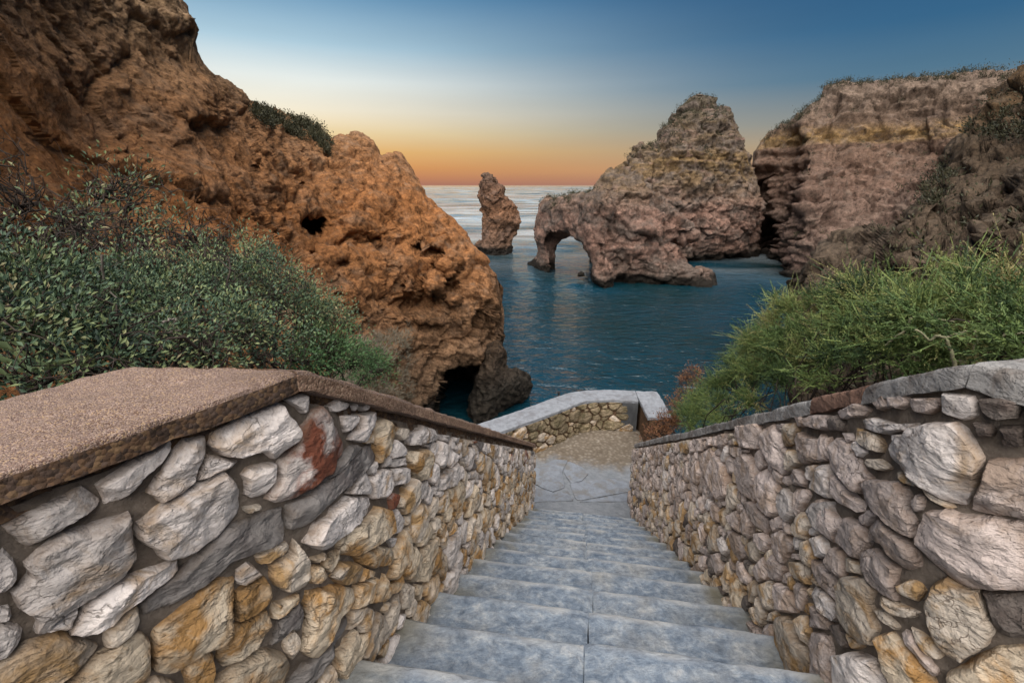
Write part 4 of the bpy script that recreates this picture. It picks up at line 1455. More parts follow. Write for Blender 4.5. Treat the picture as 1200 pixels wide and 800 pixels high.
#==PART3
# ------------------------------------------------------------------ sea: swell as real geometry, finer near, out to the horizon
nr_, na_ = 1080, 330
rr_ = 4.0 * (40000.0 / 4.0) ** (np.linspace(0, 1, nr_))
aa_ = np.linspace(R_(-88), R_(88), na_)
RR, AA = np.meshgrid(rr_, aa_, indexing='ij')
q = np.stack([np.log(RR).ravel() / 0.034, AA.ravel() / 0.075, 0 * RR.ravel()], -1)
slick = np.clip(0.75 + 1.3 * fbm(np.c_[np.log(RR.ravel()) / 0.30, AA.ravel() / 0.9, 0 * RR.ravel() + 4], 3, 502), 0.25, 1.5)
hgt = (fbm(q, 3, 501, 0.45) * slick).reshape(RR.shape) * RR * 0.0029 * np.clip((RR - 10) / 60, 0.25, 1) * np.clip((9000 - RR) / 8000, 0, 1)
hgt = np.clip(hgt, -2.0, 2.0)
Vs = np.stack([RR * np.sin(AA), RR * np.cos(AA), hgt], -1).reshape(-1, 3)
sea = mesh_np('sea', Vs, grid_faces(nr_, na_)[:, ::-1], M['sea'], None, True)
sea['kind'] = 'structure'
# sea bed / open water behind the camera's back, well below the surface
s_ = 45000.0
bed_ = mesh_np('sea_bed', [(-s_, -s_, -9), (s_, -s_, -9), (s_, s_, -9), (-s_, s_, -9)], [[0, 1, 2, 3]], M['earth'], None, False)
bed_['kind'] = 'structure'


# ------------------------------------------------------------------ cliffs: lofted faces
def tps(ctrl):
    c = np.array(ctrl, float)
    X = c[:, :2] / 100.0; y = np.log(c[:, 2])
    def U(a, b_):
        r2 = ((a[:, None, :] - b_[None, :, :]) ** 2).sum(-1)
        return 0.5 * r2 * np.log(r2 + 1e-9)
    n = len(c)
    K = U(X, X) + np.eye(n) * 0.02
    Pm = np.c_[np.ones(n), X]
    A = np.block([[K, Pm], [Pm.T, np.zeros((3, 3))]])
    sol = np.linalg.solve(A, np.r_[y, np.zeros(3)])
    def f(px, py):
        q = np.stack([px.ravel(), py.ravel()], -1) / 100.0
        out = np.zeros(len(q))
        for k in range(0, len(q), 40000):
            qq = q[k:k + 40000]
            out[k:k + 40000] = U(qq, X) @ sol[:n] + np.c_[np.ones(len(qq)), qq] @ sol[n:]
        return np.exp(out).reshape(px.shape)
    return f


def loft(name, mat, ctrl, crest, px0, px1, pybot, step, disp, features=(), end_round=None, crest_round=(26, 1.2), back=12.0, thick_end=None, jag=3.0, seed=1, bottom_z=-1.5, steps=()):
    """a cliff face from its crest line down to below its foot, with a back that falls away behind the crest"""
    crest = np.array(crest, float)
    nc = int((px1 - px0) / step) + 1
    px = np.linspace(px0, px1, nc)
    cy = np.interp(px, crest[:, 0], crest[:, 1])
    cy = cy + jag * fbm(np.c_[px / 14, px * 0, px * 0 + seed], 4, seed)
    by = np.array([pybot(x) for x in px])
    nr = int((by - cy).max() / step) + 1
    t = np.linspace(0, 1, nr)[:, None]
    PX = np.broadcast_to(px, (nr, nc)).copy()
    PY = cy + (by - cy) * t
    R = tps(ctrl)(PX, PY)
    dcr = PY - cy
    wpx, rm = crest_round
    R = R + rm * (1 - np.sqrt(np.clip(1 - np.clip(1 - dcr / wpx, 0, 1) ** 2, 0, 1)))
    ef = np.ones_like(px)
    if end_round:
        for x_end, we, re in end_round:
            de = np.abs(px - x_end)
            R = R + re * (1 - np.sqrt(np.clip(1 - np.clip(1 - de / we, 0, 1) ** 2, 0, 1)))
            ef = np.minimum(ef, np.clip(de / we, 0.02, 1))
    for fx, fy, rx, ry, d, kind in features:
        q = ((PX - fx) / rx) ** 2 + ((PY - fy) / ry) ** 2
        if kind == 'hole':
            wob = 0.35 * pn(np.c_[PX.ravel() / 12, PY.ravel() / 12, PX.ravel() * 0], seed + 5).reshape(PX.shape)
            R = R + d * np.clip((1.0 - q - wob) * 2.2, 0, 1)
        elif kind == 'boulder':
            R = R - d * np.sqrt(np.clip(1 - q, 0, 1))
        elif kind == 'dip':
            R = R + d * np.exp(-q)
    for edge, d, soft in steps:
        e_ = np.array(edge, float)                       # (py, px): beyond this line the rock stands nearer
        xe = np.interp(PY, e_[:, 0], e_[:, 1]) + 4 * pn(np.c_[PY.ravel() / 9, PX.ravel() * 0, PX.ravel() * 0 + seed], 3).reshape(PX.shape)
        tt = np.clip((PX - xe) / soft, 0, 1)
        inr = np.clip((PY - e_[0, 0]) / 12, 0, 1) if len(e_) else 0
        fade = np.exp(-np.clip(PX - xe - soft, 0, None) / 55.0)
        R = R - d * tt * tt * (3 - 2 * tt) * fade * inr
    V = at(PX, PY, R).reshape(-1, 3)
    # back rows: shallow fall, then down to the bottom
    rows = []
    top = at(px, cy, R[0])
    for k, (db, fz) in enumerate([(0.12, 0.02), (0.3, 0.05), (0.6, 0.10), (1.0, 0.2), (1.15, 0.6), (1.2, 1.0)]):
        Rb = R[0] + back * db * ef
        p = top.copy()
        sc_ = Rb / np.hypot(top[:, 0], top[:, 1])
        p[:, 0] *= sc_; p[:, 1] *= sc_
        p[:, 2] = top[:, 2] + (bottom_z - top[:, 2]) * fz
        rows.append(p)
    Vb = np.concatenate(rows[::-1])
    V = np.concatenate([Vb, V])
    n_all = len(rows) + nr
    Q = grid_faces(n_all, nc)
    N = vnormals(V, Q)
    view = V - np.array([0, 0, CAMZ])
    k = len(rows) * nc + (nr // 2) * nc + nc // 2
    if N[k] @ view[k] > 0:
        Q = Q[:, ::-1]; N = -N
    dd = disp(V)
    wc = np.concatenate([np.full(len(rows) * nc, 0.5), (0.40 + 0.60 * np.clip(dcr / 26, 0, 1)).ravel()])
    V = V + N * ((dd - np.median(dd) - 0.25 * dd.std()) * wc)[:, None]
    o = mesh_np(name, V, Q, mat, None, True)
    o['kind'] = 'structure'
    return o


def disp_orange(V):
    w_ = 0.45 * np.stack([fbm(V / 1.6, 3, 24), fbm(V / 1.6 + 40, 3, 25), fbm(V / 1.6 + 80, 3, 26)], -1)
    p1, j1 = planes((V + w_) / [3.8, 3.8, 2.4], 3)
    p2, j2 = planes((V + w_) / [0.85, 0.85, 0.55], 5)
    p3, j3 = planes((V + 0.5 * w_) / [0.34, 0.34, 0.24], 6)
    z = V[:, 2] + 0.7 * fbm(V / 6, 2, 9) + 0.10 * V[:, 0]
    strata = pn(np.c_[z * 0.9, z * 0 + 3, V[:, 0] * 0.05], 10)
    a = (0.30 * ridged(V / [3.6, 3.6, 2.0], 5, 31) + 0.14 * fbm(V / 0.7, 5, 7) + 0.36 * p1 + 0.15 * p2 + 0.07 * p3 + 0.36 * strata
         - 0.22 * np.clip(0.12 - j1, 0, 0.12) / 0.12 - 0.06 * np.clip(0.12 - j2, 0, 0.12) / 0.12)
    return a * np.clip((np.hypot(V[:, 0], V[:, 1]) - 2) / 25, 0.12, 1)


LC_crest = [(-260, -330), (-100, -190), (0, -120), (120, -60), (180, -28), (215, 0), (225, 20), (228, 50), (240, 72), (255, 88), (270, 97), (285, 107), (292, 117), (312, 122), (330, 130), (345, 137), (362, 139), (372, 145),
            (384, 160), (388, 165), (392, 160), (405, 155), (420, 158), (435, 165), (443, 182), (450, 186), (460, 177), (470, 176), (478, 188), (488, 205), (492, 218), (500, 232), (515, 243),
            (530, 258), (545, 272), (560, 290), (572, 305), (583, 320), (587, 336), (588.5, 352)]
LC_ctrl = [(-250, -300, 9), (-100, -150, 11), (0, -100, 15), (0, 0, 13), (0, 100, 11.5), (0, 200, 10), (0, 300, 8.5), (0, 420, 6.5), (-250, 100, 8), (-250, 420, 5.5), (100, 0, 18), (100, 150, 15), (100, 300, 11), (215, 0, 24), (200, 100, 19.5),
           (200, 250, 14.5), (200, 400, 9), (300, 120, 27), (300, 200, 21), (300, 300, 16.5), (300, 420, 11), (350, 140, 31), (350, 250, 22.5), (370, 340, 18.5), (390, 430, 14.5), (420, 160, 33),
           (420, 250, 25), (430, 330, 22.5), (440, 420, 19.5), (470, 180, 34), (480, 250, 28), (490, 300, 25.2), (480, 350, 24.2), (500, 420, 23.4), (490, 500, 22.5), (540, 270, 30.5), (560, 320, 27.5), (575, 360, 26.6), (570, 400, 26.2),
           (560, 450, 26.2), (588, 350, 27.2), (585, 420, 27), (590, 500, 27)]
_r = random.Random(8)
PITS = []
for _ in range(22):
    _x, _y = _r.uniform(220, 575), _r.uniform(190, 430)
    PITS.append((_x, _y, _r.uniform(2.5, 6), _r.uniform(2, 4.5), _r.uniform(0.3, 0.8), 'hole'))
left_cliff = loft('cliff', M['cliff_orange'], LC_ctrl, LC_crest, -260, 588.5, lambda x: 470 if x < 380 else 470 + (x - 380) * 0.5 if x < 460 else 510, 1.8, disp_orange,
    features=[(362, 262, 20, 13, 5.0, 'hole'), (372, 268, 26, 12, 1.2, 'dip'), (536, 468, 20, 48, 6.5, 'hole'), (554, 445, 14, 22, 3.0, 'hole'), (405, 308, 9, 7, 0.8, 'hole'), (508, 298, 13, 9, 1.2, 'hole'), (488, 290, 7, 6, 0.9, 'hole'),
              (480, 340, 11, 16, 1.5, 'boulder'), (508, 336, 16, 19, 1.8, 'boulder'), (526, 310, 14, 16, 1.4, 'boulder'), (530, 327, 11, 9, 0.7, 'boulder'), (532, 347, 11, 12, 0.5, 'boulder'),
              (575, 352, 14, 26, 0.9, 'boulder'), (566, 392, 12, 26, -0.9, 'boulder'), (470, 385, 60, 8, 0.5, 'dip'), (420, 285, 60, 12, 0.8, 'dip'), (230, 110, 40, 30, -0.8, 'dip')] + PITS,
    end_round=[(588.5, 34, 5.0)], back=9.0, jag=3.2, seed=2)

HA_crest = [(862, 300), (872, 262), (879, 215), (880, 200), (884.6, 178), (891, 164), (902.5, 153), (919, 145), (932, 137), (948, 124), (961, 111), (971, 101), (990, 94), (1023, 91), (1052, 88), (1081, 86), (1114, 86), (1143, 82), (1163, 82), (1180, 86), (1230, 80), (1400, 70)]
HA_ctrl = [(880, 210, 112), (885, 300, 113), (902, 160, 112), (905, 230, 110), (900, 300, 109), (935, 140, 110), (945, 190, 103), (935, 250, 93), (915, 312, 92), (930, 340, 88), (975, 100, 112), (980, 180, 102), (980, 250, 90), (960, 310, 84),
           (1050, 90, 112), (1050, 180, 102), (1040, 260, 88), (1020, 320, 76), (1110, 90, 112), (1110, 170, 100), (1100, 260, 80), (1180, 90, 110), (1200, 200, 88), (1200, 330, 70), (1400, 100, 98), (1400, 330, 66)]


def disp_head(V):
    z = V[:, 2] + 0.9 * fbm(V / 9, 3, 3)
    strata = 0.55 * pn(np.c_[z * 0.55, z * 0 + 3, V[:, 0] * 0.02], 12) + 0.34 * pn(np.c_[z * 1.5, z * 0 + 8, V[:, 0] * 0.03], 13)
    w_ = 1.0 * np.stack([fbm(V / 4, 3, 24), fbm(V / 4 + 40, 3, 25), fbm(V / 4 + 80, 3, 26)], -1)
    p1, j1 = planes((V + w_) / [6.5, 6.5, 5.0], 13)
    p2, j2 = planes((V + w_) / [2.4, 2.4, 1.4], 15)
    return (1.3 * ridged(V / [8, 8, 7], 4, 41) + 0.35 * fbm(V / 2.2, 5, 17) + 1.5 * strata + 1.5 * p1 + 0.45 * p2
            - 0.7 * np.clip(0.10 - j1, 0, 0.10) / 0.10 - 0.18 * np.clip(0.12 - j2, 0, 0.12) / 0.12)


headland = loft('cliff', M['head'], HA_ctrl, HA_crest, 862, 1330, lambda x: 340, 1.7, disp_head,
    features=[(901, 277, 13, 20, 9, 'hole'), (912, 312, 14, 10, 4.0, 'hole'), (925, 200, 14, 60, 2.5, 'dip'), (1003, 232, 26, 36, 3, 'dip'), (945, 210, 14, 70, -3.0, 'dip'), (1060, 180, 30, 30, 2, 'dip')],
    end_round=[(862, 22, 8.0)], crest_round=(16, 2.5), back=30, jag=2.6, seed=4,
    steps=[([(176, 944), (205, 935), (240, 927), (281, 916), (320, 911)], 8.0, 9.0)])

RS_crest = [(928, 330), (935, 318), (950, 303), (962, 284), (975, 276), (990, 268), (1005, 266), (1012, 259), (1030, 262), (1040, 268), (1050, 256), (1066, 243), (1085, 224), (1100, 205), (1106, 190), (1112, 172), (1122, 162), (1134, 150), (1146, 137),
            (1155, 120), (1162, 106), (1172, 98), (1184, 90), (1200, 76), (1260, 40), (1420, -40)]
RS_ctrl = [(930, 330, 33), (950, 310, 31), (975, 280, 34), (1010, 262, 36), (1000, 320, 27), (1045, 262, 29), (1040, 320, 23), (1070, 240, 29), (1070, 320, 20), (1105, 190, 36), (1110, 250, 26), (1110, 330, 17), (1150, 130, 38), (1150, 220, 26),
           (1150, 330, 15), (1200, 80, 38), (1200, 160, 29), (1200, 260, 19), (1200, 330, 13), (1420, -20, 26), (1420, 150, 16), (1420, 330, 8), (1000, 400, 22), (1000, 520, 19), (930, 420, 29), (930, 520, 26), (1200, 420, 9), (1200, 520, 7), (1420, 420, 6), (1420, 520, 5)]


def disp_slope(V):
    w_ = 0.5 * np.stack([fbm(V / 1.6, 3, 34), fbm(V / 1.6 + 40, 3, 35), fbm(V / 1.6 + 80, 3, 36)], -1)
    p1, j1 = planes((V + w_) / [2.4, 2.4, 2.0], 23)
    p2, j2 = planes((V + w_) / [0.8, 0.8, 0.6], 25)
    a = (0.55 * ridged(V / [3.4, 3.4, 3.0], 4, 51) + 0.18 * fbm(V / 0.8, 4, 27) + 0.60 * p1 + 0.18 * p2
         - 0.30 * np.clip(0.12 - j1, 0, 0.12) / 0.12 - 0.06 * np.clip(0.12 - j2, 0, 0.12) / 0.12)
    return a * np.clip((np.hypot(V[:, 0], V[:, 1]) - 2) / 16, 0.15, 1)


right_slope = loft('cliff', M['slope'], RS_ctrl, RS_crest, 928, 1420, lambda x: 520, 2.2, disp_slope,
    features=[(1052, 262, 10, 60, 1.0, 'dip'), (1130, 175, 16, 16, -1.2, 'dip'), (1100, 225, 10, 40, 0.8, 'dip'), (1175, 250, 10, 60, 0.9, 'dip')],
    end_round=[(928, 26, 4.0)], crest_round=(16, 1.0), back=8, jag=2.4, seed=6, bottom_z=2,
    steps=[([(160, 1116), (187, 1108), (245, 1066), (271, 1043), (297, 1036), (420, 1020)], 3.2, 11.0), ([(195, 1200), (235, 1168), (290, 1150), (420, 1130)], 1.5, 8.0), ([(215, 1110), (260, 1092), (330, 1080)], 0.7, 8.0)])


# ------------------------------------------------------------------ rocks standing in the sea: solid fields, then surface nets
def surface_nets(Fv, org, h):
    nx, ny, nz_ = Fv.shape
    inside_ = Fv > 0
    acc = np.zeros((nx - 1, ny - 1, nz_ - 1, 3)); cnt = np.zeros((nx - 1, ny - 1, nz_ - 1))
    corners = [(i, j, k) for i in (0, 1) for j in (0, 1) for k in (0, 1)]
    sl = lambda c: Fv[c[0]:nx - 1 + c[0], c[1]:ny - 1 + c[1], c[2]:nz_ - 1 + c[2]]
    for a in corners:
        for b_ in corners:
            if sum(abs(x - y) for x, y in zip(a, b_)) == 1 and a < b_:
                fa, fb = sl(a), sl(b_)
                m = (fa > 0) != (fb > 0)
                t = np.where(m, fa / np.where(m, fa - fb, 1), 0)
                for ax in range(3):
                    acc[..., ax] += np.where(m, a[ax] + t * (b_[ax] - a[ax]), 0)
                cnt += m
    act = cnt > 0
    idx = -np.ones(act.shape, np.int64)
    idx[act] = np.arange(act.sum())
    ijk = np.argwhere(act)
    V = org + h * (ijk + acc[act] / cnt[act][:, None])
    Q = []
    for ax in range(3):
        a1, a2 = [(1, 2), (2, 0), (0, 1)][ax]
        sA = [slice(1, -1)] * 3; sB = [slice(1, -1)] * 3
        sA[ax] = slice(0, -1); sB[ax] = slice(1, None)
        ia, ib = inside_[tuple(sA)], inside_[tuple(sB)]
        m = np.argwhere(ia != ib)
        if not len(m): continue
        flip = ia[tuple(m.T)]
        m = m + 1
        m[:, ax] -= 1
        d1 = np.zeros(3, int); d1[a1] = 1
        d2 = np.zeros(3, int); d2[a2] = 1
        q = np.stack([idx[tuple((m - d1 - d2).T)], idx[tuple((m - d2).T)], idx[tuple(m.T)], idx[tuple((m - d1).T)]], -1)
        q[~flip] = q[~flip][:, ::-1]
        Q.append(q)
    return V, np.concatenate(Q)


def subdivide(V, Q):
    e = np.concatenate([np.sort(Q[:, [i, (i + 1) % 4]], 1) for i in range(4)])
    ue, inv = np.unique(e, axis=0, return_inverse=True)
    inv = inv.reshape(4, -1).T + len(V)
    fc = np.arange(len(Q)) + len(V) + len(ue)
    Vn = np.concatenate([V, V[ue].mean(1), V[Q].mean(1)])
    Qn = np.concatenate([np.stack([Q[:, i], inv[:, i], fc, inv[:, i - 1]], -1) for i in range(4)])
    return Vn, Qn


def poly_sd(poly, X, Y):
    """signed distance (positive inside) on arrays"""
    p = np.array(poly, float)
    d = np.full(X.shape, 1e9); ins = np.zeros(X.shape, bool)
    for i in range(len(p)):
        a, b_ = p[i - 1], p[i]
        ab = b_ - a
        t = np.clip(((X - a[0]) * ab[0] + (Y - a[1]) * ab[1]) / max(ab @ ab, 1e-9), 0, 1)
        d = np.minimum(d, np.hypot(X - a[0] - t * ab[0], Y - a[1] - t * ab[1]))
        c = (a[1] > Y) != (b_[1] > Y)
        with np.errstate(divide='ignore', invalid='ignore'):
            ins ^= c & (X < (b_[0] - a[0]) * (Y - a[1]) / (b_[1] - a[1]) + a[0])
    return np.where(ins, d, -d)


def lumps(pieces, cuts, box, h, wob, disp, mat, name, seed):
    """pieces: (outline in photo pixels, range at px xa, range at px xb, half thickness, rounding width in metres)"""
    lo, hi = np.array(box[0], float), np.array(box[1], float)
    n = np.ceil((hi - lo) / h).astype(int) + 1
    ax = [lo[i] + h * np.arange(n[i]) for i in range(3)]
    G = np.stack(np.meshgrid(*ax, indexing='ij'), -1).reshape(-1, 3)
    # coarse wobble so that the solid is not a smooth pillow
    sub = 4
    G2 = G + wob * np.stack([fbm(G / 4.5, 3, seed), fbm(G / 4.5 + 31, 3, seed + 1), 0.6 * fbm(G / 4.0 + 67, 3, seed + 2)], -1)
    px, py = topix(G2)
    rng_ = np.hypot(G2[:, 0], G2[:, 1])
    # distance maps in pixel space
    x0, x1, y0, y1 = px.min(), px.max(), py.min(), py.max()
    gx = np.arange(x0 - 2, x1 + 3, 1.0); gy = np.arange(y0 - 2, y1 + 3, 1.0)
    GX, GY = np.meshgrid(gx, gy, indexing='ij')

    def samp(Dm):
        fx = np.clip(px - gx[0], 0, len(gx) - 1.001); fy = np.clip(py - gy[0], 0, len(gy) - 1.001)
        i, j = fx.astype(int), fy.astype(int)
        a, b_ = fx - i, fy - j
        return Dm[i, j] * (1 - a) * (1 - b_) + Dm[i + 1, j] * a * (1 - b_) + Dm[i, j + 1] * (1 - a) * b_ + Dm[i + 1, j + 1] * a * b_
    field = np.full(len(G), -5.0)
    for poly, (xa, ra), (xb, rb), T, wd in pieces:
        d = samp(poly_sd(poly, GX, GY)) * rng_ / F / 1.04
        rc_ = ra + (rb - ra) * np.clip((px - xa) / (xb - xa), -0.3, 1.3)
        u = np.clip(d / wd, -1, 1)
        prof_ = np.where(u > 0, T * np.sqrt(np.clip(1 - (1 - u) ** 2, 0, 1)), T * u * 1.5)
        f = prof_ - np.abs(rng_ - rc_)
        f = np.where(d < 0, np.minimum(f, d), f)
        field = np.maximum(field, f)
    for poly, r0, r1 in cuts:
        d = samp(poly_sd(poly, GX, GY)) * rng_ / F
        c = np.minimum(d, np.minimum(rng_ - r0, r1 - rng_))
        field = np.minimum(field, -c)
    Fv = field.reshape(n)
    Fv[0] = Fv[-1] = -1; Fv[:, 0] = Fv[:, -1] = -1; Fv[:, :, 0] = Fv[:, :, -1] = -1
    V, Q = surface_nets(Fv, lo, h)
    N = vnormals(V, Q)
    # make normals point out of the rock
    k = V[:, 2].argmax()
    if N[k][2] < 0: Q = Q[:, ::-1]; N = -N
    V, Q = subdivide(V, Q)
    N = vnormals(V, Q)
    dd = disp(V)
    V = V + N * (dd - np.median(dd) - 0.3 * dd.std())[:, None]
    return mesh_np(name, V, Q, mat, None, True)


def disp_arch(V):
    z = V[:, 2] + 0.8 * fbm(V / 8, 3, 63)
    strata = 0.45 * pn(np.c_[z * 0.75, z * 0 + 3, V[:, 0] * 0.03], 62) + 0.30 * pn(np.c_[z * 2.0, z * 0 + 8, V[:, 0] * 0.04], 63)
    w_ = 0.8 * np.stack([fbm(V / 3, 3, 64), fbm(V / 3 + 40, 3, 65), fbm(V / 3 + 80, 3, 66)], -1)
    p1, j1 = planes((V + w_) / [4.6, 4.6, 5.2], 65)
    p2, j2 = planes((V + w_) / [1.8, 1.8, 1.3], 67)
    calm = 0.35 + 0.65 * np.clip((topix(V)[0] - 694) / 40, 0, 1)
    return calm * (0.75 * ridged(V / [5.5, 5.5, 5.0], 4, 61) + 0.22 * fbm(V / 1.2, 4, 66) + 0.8 * strata + 0.95 * p1 + 0.36 * p2
            - 0.5 * np.clip(0.10 - j1, 0, 0.10) / 0.10 - 0.15 * np.clip(0.12 - j2, 0, 0.12) / 0.12)


PEAK = [(690, 330), (692, 246), (700, 230), (712, 216), (724, 206), (730, 196), (750, 174), (768, 160), (786, 142), (805, 123), (817, 116), (830, 117), (839, 127), (858, 131), (860, 147), (870, 163), (877, 181), (880, 206),
        (888, 222), (897, 239), (892, 253), (888, 269), (887, 285), (889, 306), (842, 312), (790, 330)]
FRONT = [(685, 345), (685, 290), (688, 240), (698, 218), (716, 202), (730, 200), (748, 208), (764, 222), (776, 240), (790, 247), (806, 256), (816, 268), (815, 278), (790, 284), (795, 302), (808, 310), (822, 314), (836, 322), (846, 336), (846, 350), (760, 352)]
TOE = [(765, 290), (788, 285), (797, 303), (812, 311), (826, 315), (838, 323), (846, 336), (846, 350), (740, 350), (745, 310)]
WING = [(618, 320), (619, 309), (626, 302), (629, 293), (624, 279), (626, 266), (628, 254), (632, 238), (639, 232), (650, 230), (664, 226), (680, 223), (696, 223), (715, 215), (720, 345), (690, 345), (618, 345)]
HOLE = [(651, 350), (651, 302), (652, 293), (658, 283), (669, 278), (682, 283), (689, 295), (692, 310), (692.5, 350)]
HOLE_FRONT = [(644, 350), (641, 298), (639, 284), (645, 274), (656, 271), (668, 274), (682, 282), (689, 295), (692, 312), (692, 350)]
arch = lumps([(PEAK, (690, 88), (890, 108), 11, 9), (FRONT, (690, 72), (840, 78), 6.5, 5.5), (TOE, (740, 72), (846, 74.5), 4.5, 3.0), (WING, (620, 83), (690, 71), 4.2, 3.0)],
    [(HOLE, 55, 99), (HOLE_FRONT, 55, 78.5)], ((-4, 62, -1.5), (60, 116, 31)), 0.36, 0.7, disp_arch, M['arch'], 'arch_rock', 71)
tag(arch, 'big peaked sea rock pierced by a natural arch on its low wing', 'sea rock')

NEEDLE = [(558, 312), (560, 300), (558, 288), (563, 282), (566, 281), (564, 266), (565, 250), (564, 238), (561, 226), (561, 219), (563, 210), (566, 205), (570, 203), (577, 206), (581, 215), (590, 221), (592, 229), (598, 234), (604, 246), (609, 259), (607, 266), (602, 274), (599, 284), (600, 312)]


def disp_needle(V):
    p1, j1 = planes(V / [2.4, 2.4, 3.0] + 0.3 * fbm(V / 2, 3, 74)[:, None], 75)
    return 0.45 * ridged(V / 3.5, 4, 76) + 0.22 * fbm(V / 1.1, 4, 77) + 0.5 * p1 - 0.25 * np.clip(0.1 - j1, 0, 0.1) / 0.1


needle = lumps([(NEEDLE, (560, 98), (606, 98), 3.4, 3.2)], [], ((-9, 90, -1.5), (4, 106, 17)), 0.26, 0.7, disp_needle, M['needle'], 'sea_stack', 79)
tag(needle, 'slim leaning needle of rock standing alone in the sea', 'sea stack')

TOEROCK = [(545, 500), (549, 468), (555, 444), (562, 424), (572, 404), (584, 396), (593, 408), (598, 428), (600, 431), (612, 433), (622, 441), (627, 455), (621, 467), (604, 474), (590, 480), (575, 500)]
toe = lumps([(TOEROCK, (550, 26.6), (625, 28.3), 2.1, 1.4)], [], ((-3.4, 23.5, -1.0), (3, 32, 6)), 0.11, 0.35, lambda V: 0.25 * ridged(V / 1.3, 4, 91) + 0.12 * fbm(V / 0.4, 3, 92) - 0.05, M['wetrock'], 'boulder', 93)
tag(toe, 'dark wet boulder in the water at the foot of the orange cliff', 'boulder')
buoy = lumps([([(676.5, 324), (677.5, 319.5), (681, 317.8), (684.5, 319), (686, 324)], (676, 70.5), (686, 70.5), 0.55, 0.4)], [], ((7.0, 68.5, -0.6), (12, 72.5, 1.6)), 0.10, 0.05, lambda V: 0.10 * ridged(V / 0.6, 3, 95), M['wetrock'], 'small_rock', 97)
tag(buoy, 'tiny dark rock breaking the water under the arch', 'rock')

# ------------------------------------------------------------------ hillside under the shrubs, down to the sea
nu, nw = 170, 190
uu, ww = np.meshgrid(np.linspace(-4, 30, nu), np.linspace(-26, 26, nw), indexing='ij')
aw = np.abs(ww + 0.0)
along = np.where(uu < 0.9, -0.62 - 0.02 * uu, np.where(uu < 5.7, -0.66 - 0.607 * (uu - 0.9), -3.58))
along = np.where((uu > 5.7) & (ww < -0.9), -0.66 - 0.607 * (uu - 0.9) - 0.35 * np.clip(uu - 5.7, 0, 9), along)
along = np.where((uu > 5.7) & (ww > 1.3), -0.66 - 0.607 * (uu - 0.9), along)
side_l = np.clip((-ww - 1.0) / 3.0, 0, 1); side_r = np.clip((ww - 1.3) / 3.0, 0, 1)
edge_u = 8.2 + 0.2 * np.clip(-ww, 0, 8) + 0.5 * np.clip(ww - 1.5, 0, 12)
fall = np.where((ww < -0.9) | (ww > 1.3), np.clip(uu - 9.5, 0, None), np.clip(uu - 8.45, 0, None) * 1.3)
z = along - 0.10 - 1.05 * fall
z = z + np.where(ww < -1, -0.04 * np.clip(-ww - 1, 0, 20), 0) + np.where(ww > 1.2, -0.10 * np.clip(ww - 1.2, 0, 4) + 0.12 * np.clip(ww - 6, 0, 20), 0)
z = z + 0.42 * np.clip(-ww - 0.46 * uu - 0.2, 0, 4) * np.clip((uu - 3.2) / 2.5, 0, 1)      # banked ground towards the cliff
Pn = np.stack([uu, ww, 0 * uu], -1).reshape(-1, 3)
z = z + (0.10 * fbm(Pn * 0.9, 4, 55) + 0.5 * fbm(Pn * 0.15, 2, 56) * np.clip(np.abs(Pn[:, 1]) / 6 - 0.3, 0, 1)).reshape(z.shape)
# cut the trench of the stairs and the landing
trench = (ww > -0.95) & (ww < np.where(uu < 6.1, 1.08, 1.3)) & (uu < 8.6)
trench |= (uu > 5.0) & (uu < 8.4) & (ww > -2.4) & (ww < 1.3) & (uu < np.interp(ww, [w for u, w in PP], [u for u, w in PP]) + 0.2)
z = np.where(trench, np.minimum(z, np.where(uu < 5.4, -0.706 - uu * SLOPE - 1.2, LAND_Z - 0.35)), z)
near_par = (uu > 7.0) & (uu < 8.9) & (ww > -3) & (ww < 1.6)
z = np.where(near_par, np.minimum(z, LAND_Z - 0.1), z)
z = np.maximum(z, -CAMZ - 2.5)
hill = mesh_np('hillside', Wn(uu, ww, z).reshape(-1, 3), grid_faces(nu, nw)[:, ::-1], M['earth'], None, True)
hill['kind'] = 'structure'
HZ = (np.linspace(-4, 30, nu), np.linspace(-26, 26, nw), z)


def ground(u, w):
    i = int(np.clip((u + 4) / 34 * (nu - 1), 0, nu - 1)); j = int(np.clip((w + 26) / 52 * (nw - 1), 0, nw - 1))
    return z_hill[i, j]


z_hill = z
# ------------------------------------------------------------------ plants
def leaf_mesh(name, Cn, D, Nn, ln, wd, tint, mat, parent, fold=0.25, origin=None):
    """one folded rhombus per leaf: base Cn, direction D, side from Nn"""
    S = np.cross(D, Nn)
    S /= np.maximum(np.linalg.norm(S, axis=1, keepdims=True), 1e-9)
    U = np.cross(S, D)
    ln = ln[:, None]; wd = wd[:, None]
    a = Cn
    m = Cn + D * ln * 0.5
    V = np.stack([a, m + S * wd * 0.5 + U * wd * fold, Cn + D * ln, m - S * wd * 0.5 + U * wd * fold], 1).reshape(-1, 3)
    n = len(Cn)
    k = np.arange(n) * 4
    T = np.concatenate([np.stack([k, k + 1, k + 2], -1), np.stack([k, k + 2, k + 3], -1)])
    o = mesh_np(name, V, T, mat, parent, False, origin)
    at_ = o.data.attributes.new('tint', 'FLOAT', 'POINT')
    at_.data.foreach_set('value', np.repeat(np.clip(tint, 0, 1), 4).astype(np.float32))
    return o


def unit(x):
    return x / np.maximum(np.linalg.norm(x, axis=-1, keepdims=True), 1e-9)


def wander(a, b_, n, amp, rg, sag=0.0):
    t = np.linspace(0, 1, n)[:, None]
    P = a + (b_ - a) * t
    w = np.cumsum(rg.normal(0, 1, (n, 3)), 0)
    w -= w[0] + (w[-1] - w[0]) * t
    L = np.linalg.norm(b_ - a)
    P = P + w * amp * L / math.sqrt(n)
    P[:, 2] += sag * L * np.sin(np.pi * t[:, 0])
    return P


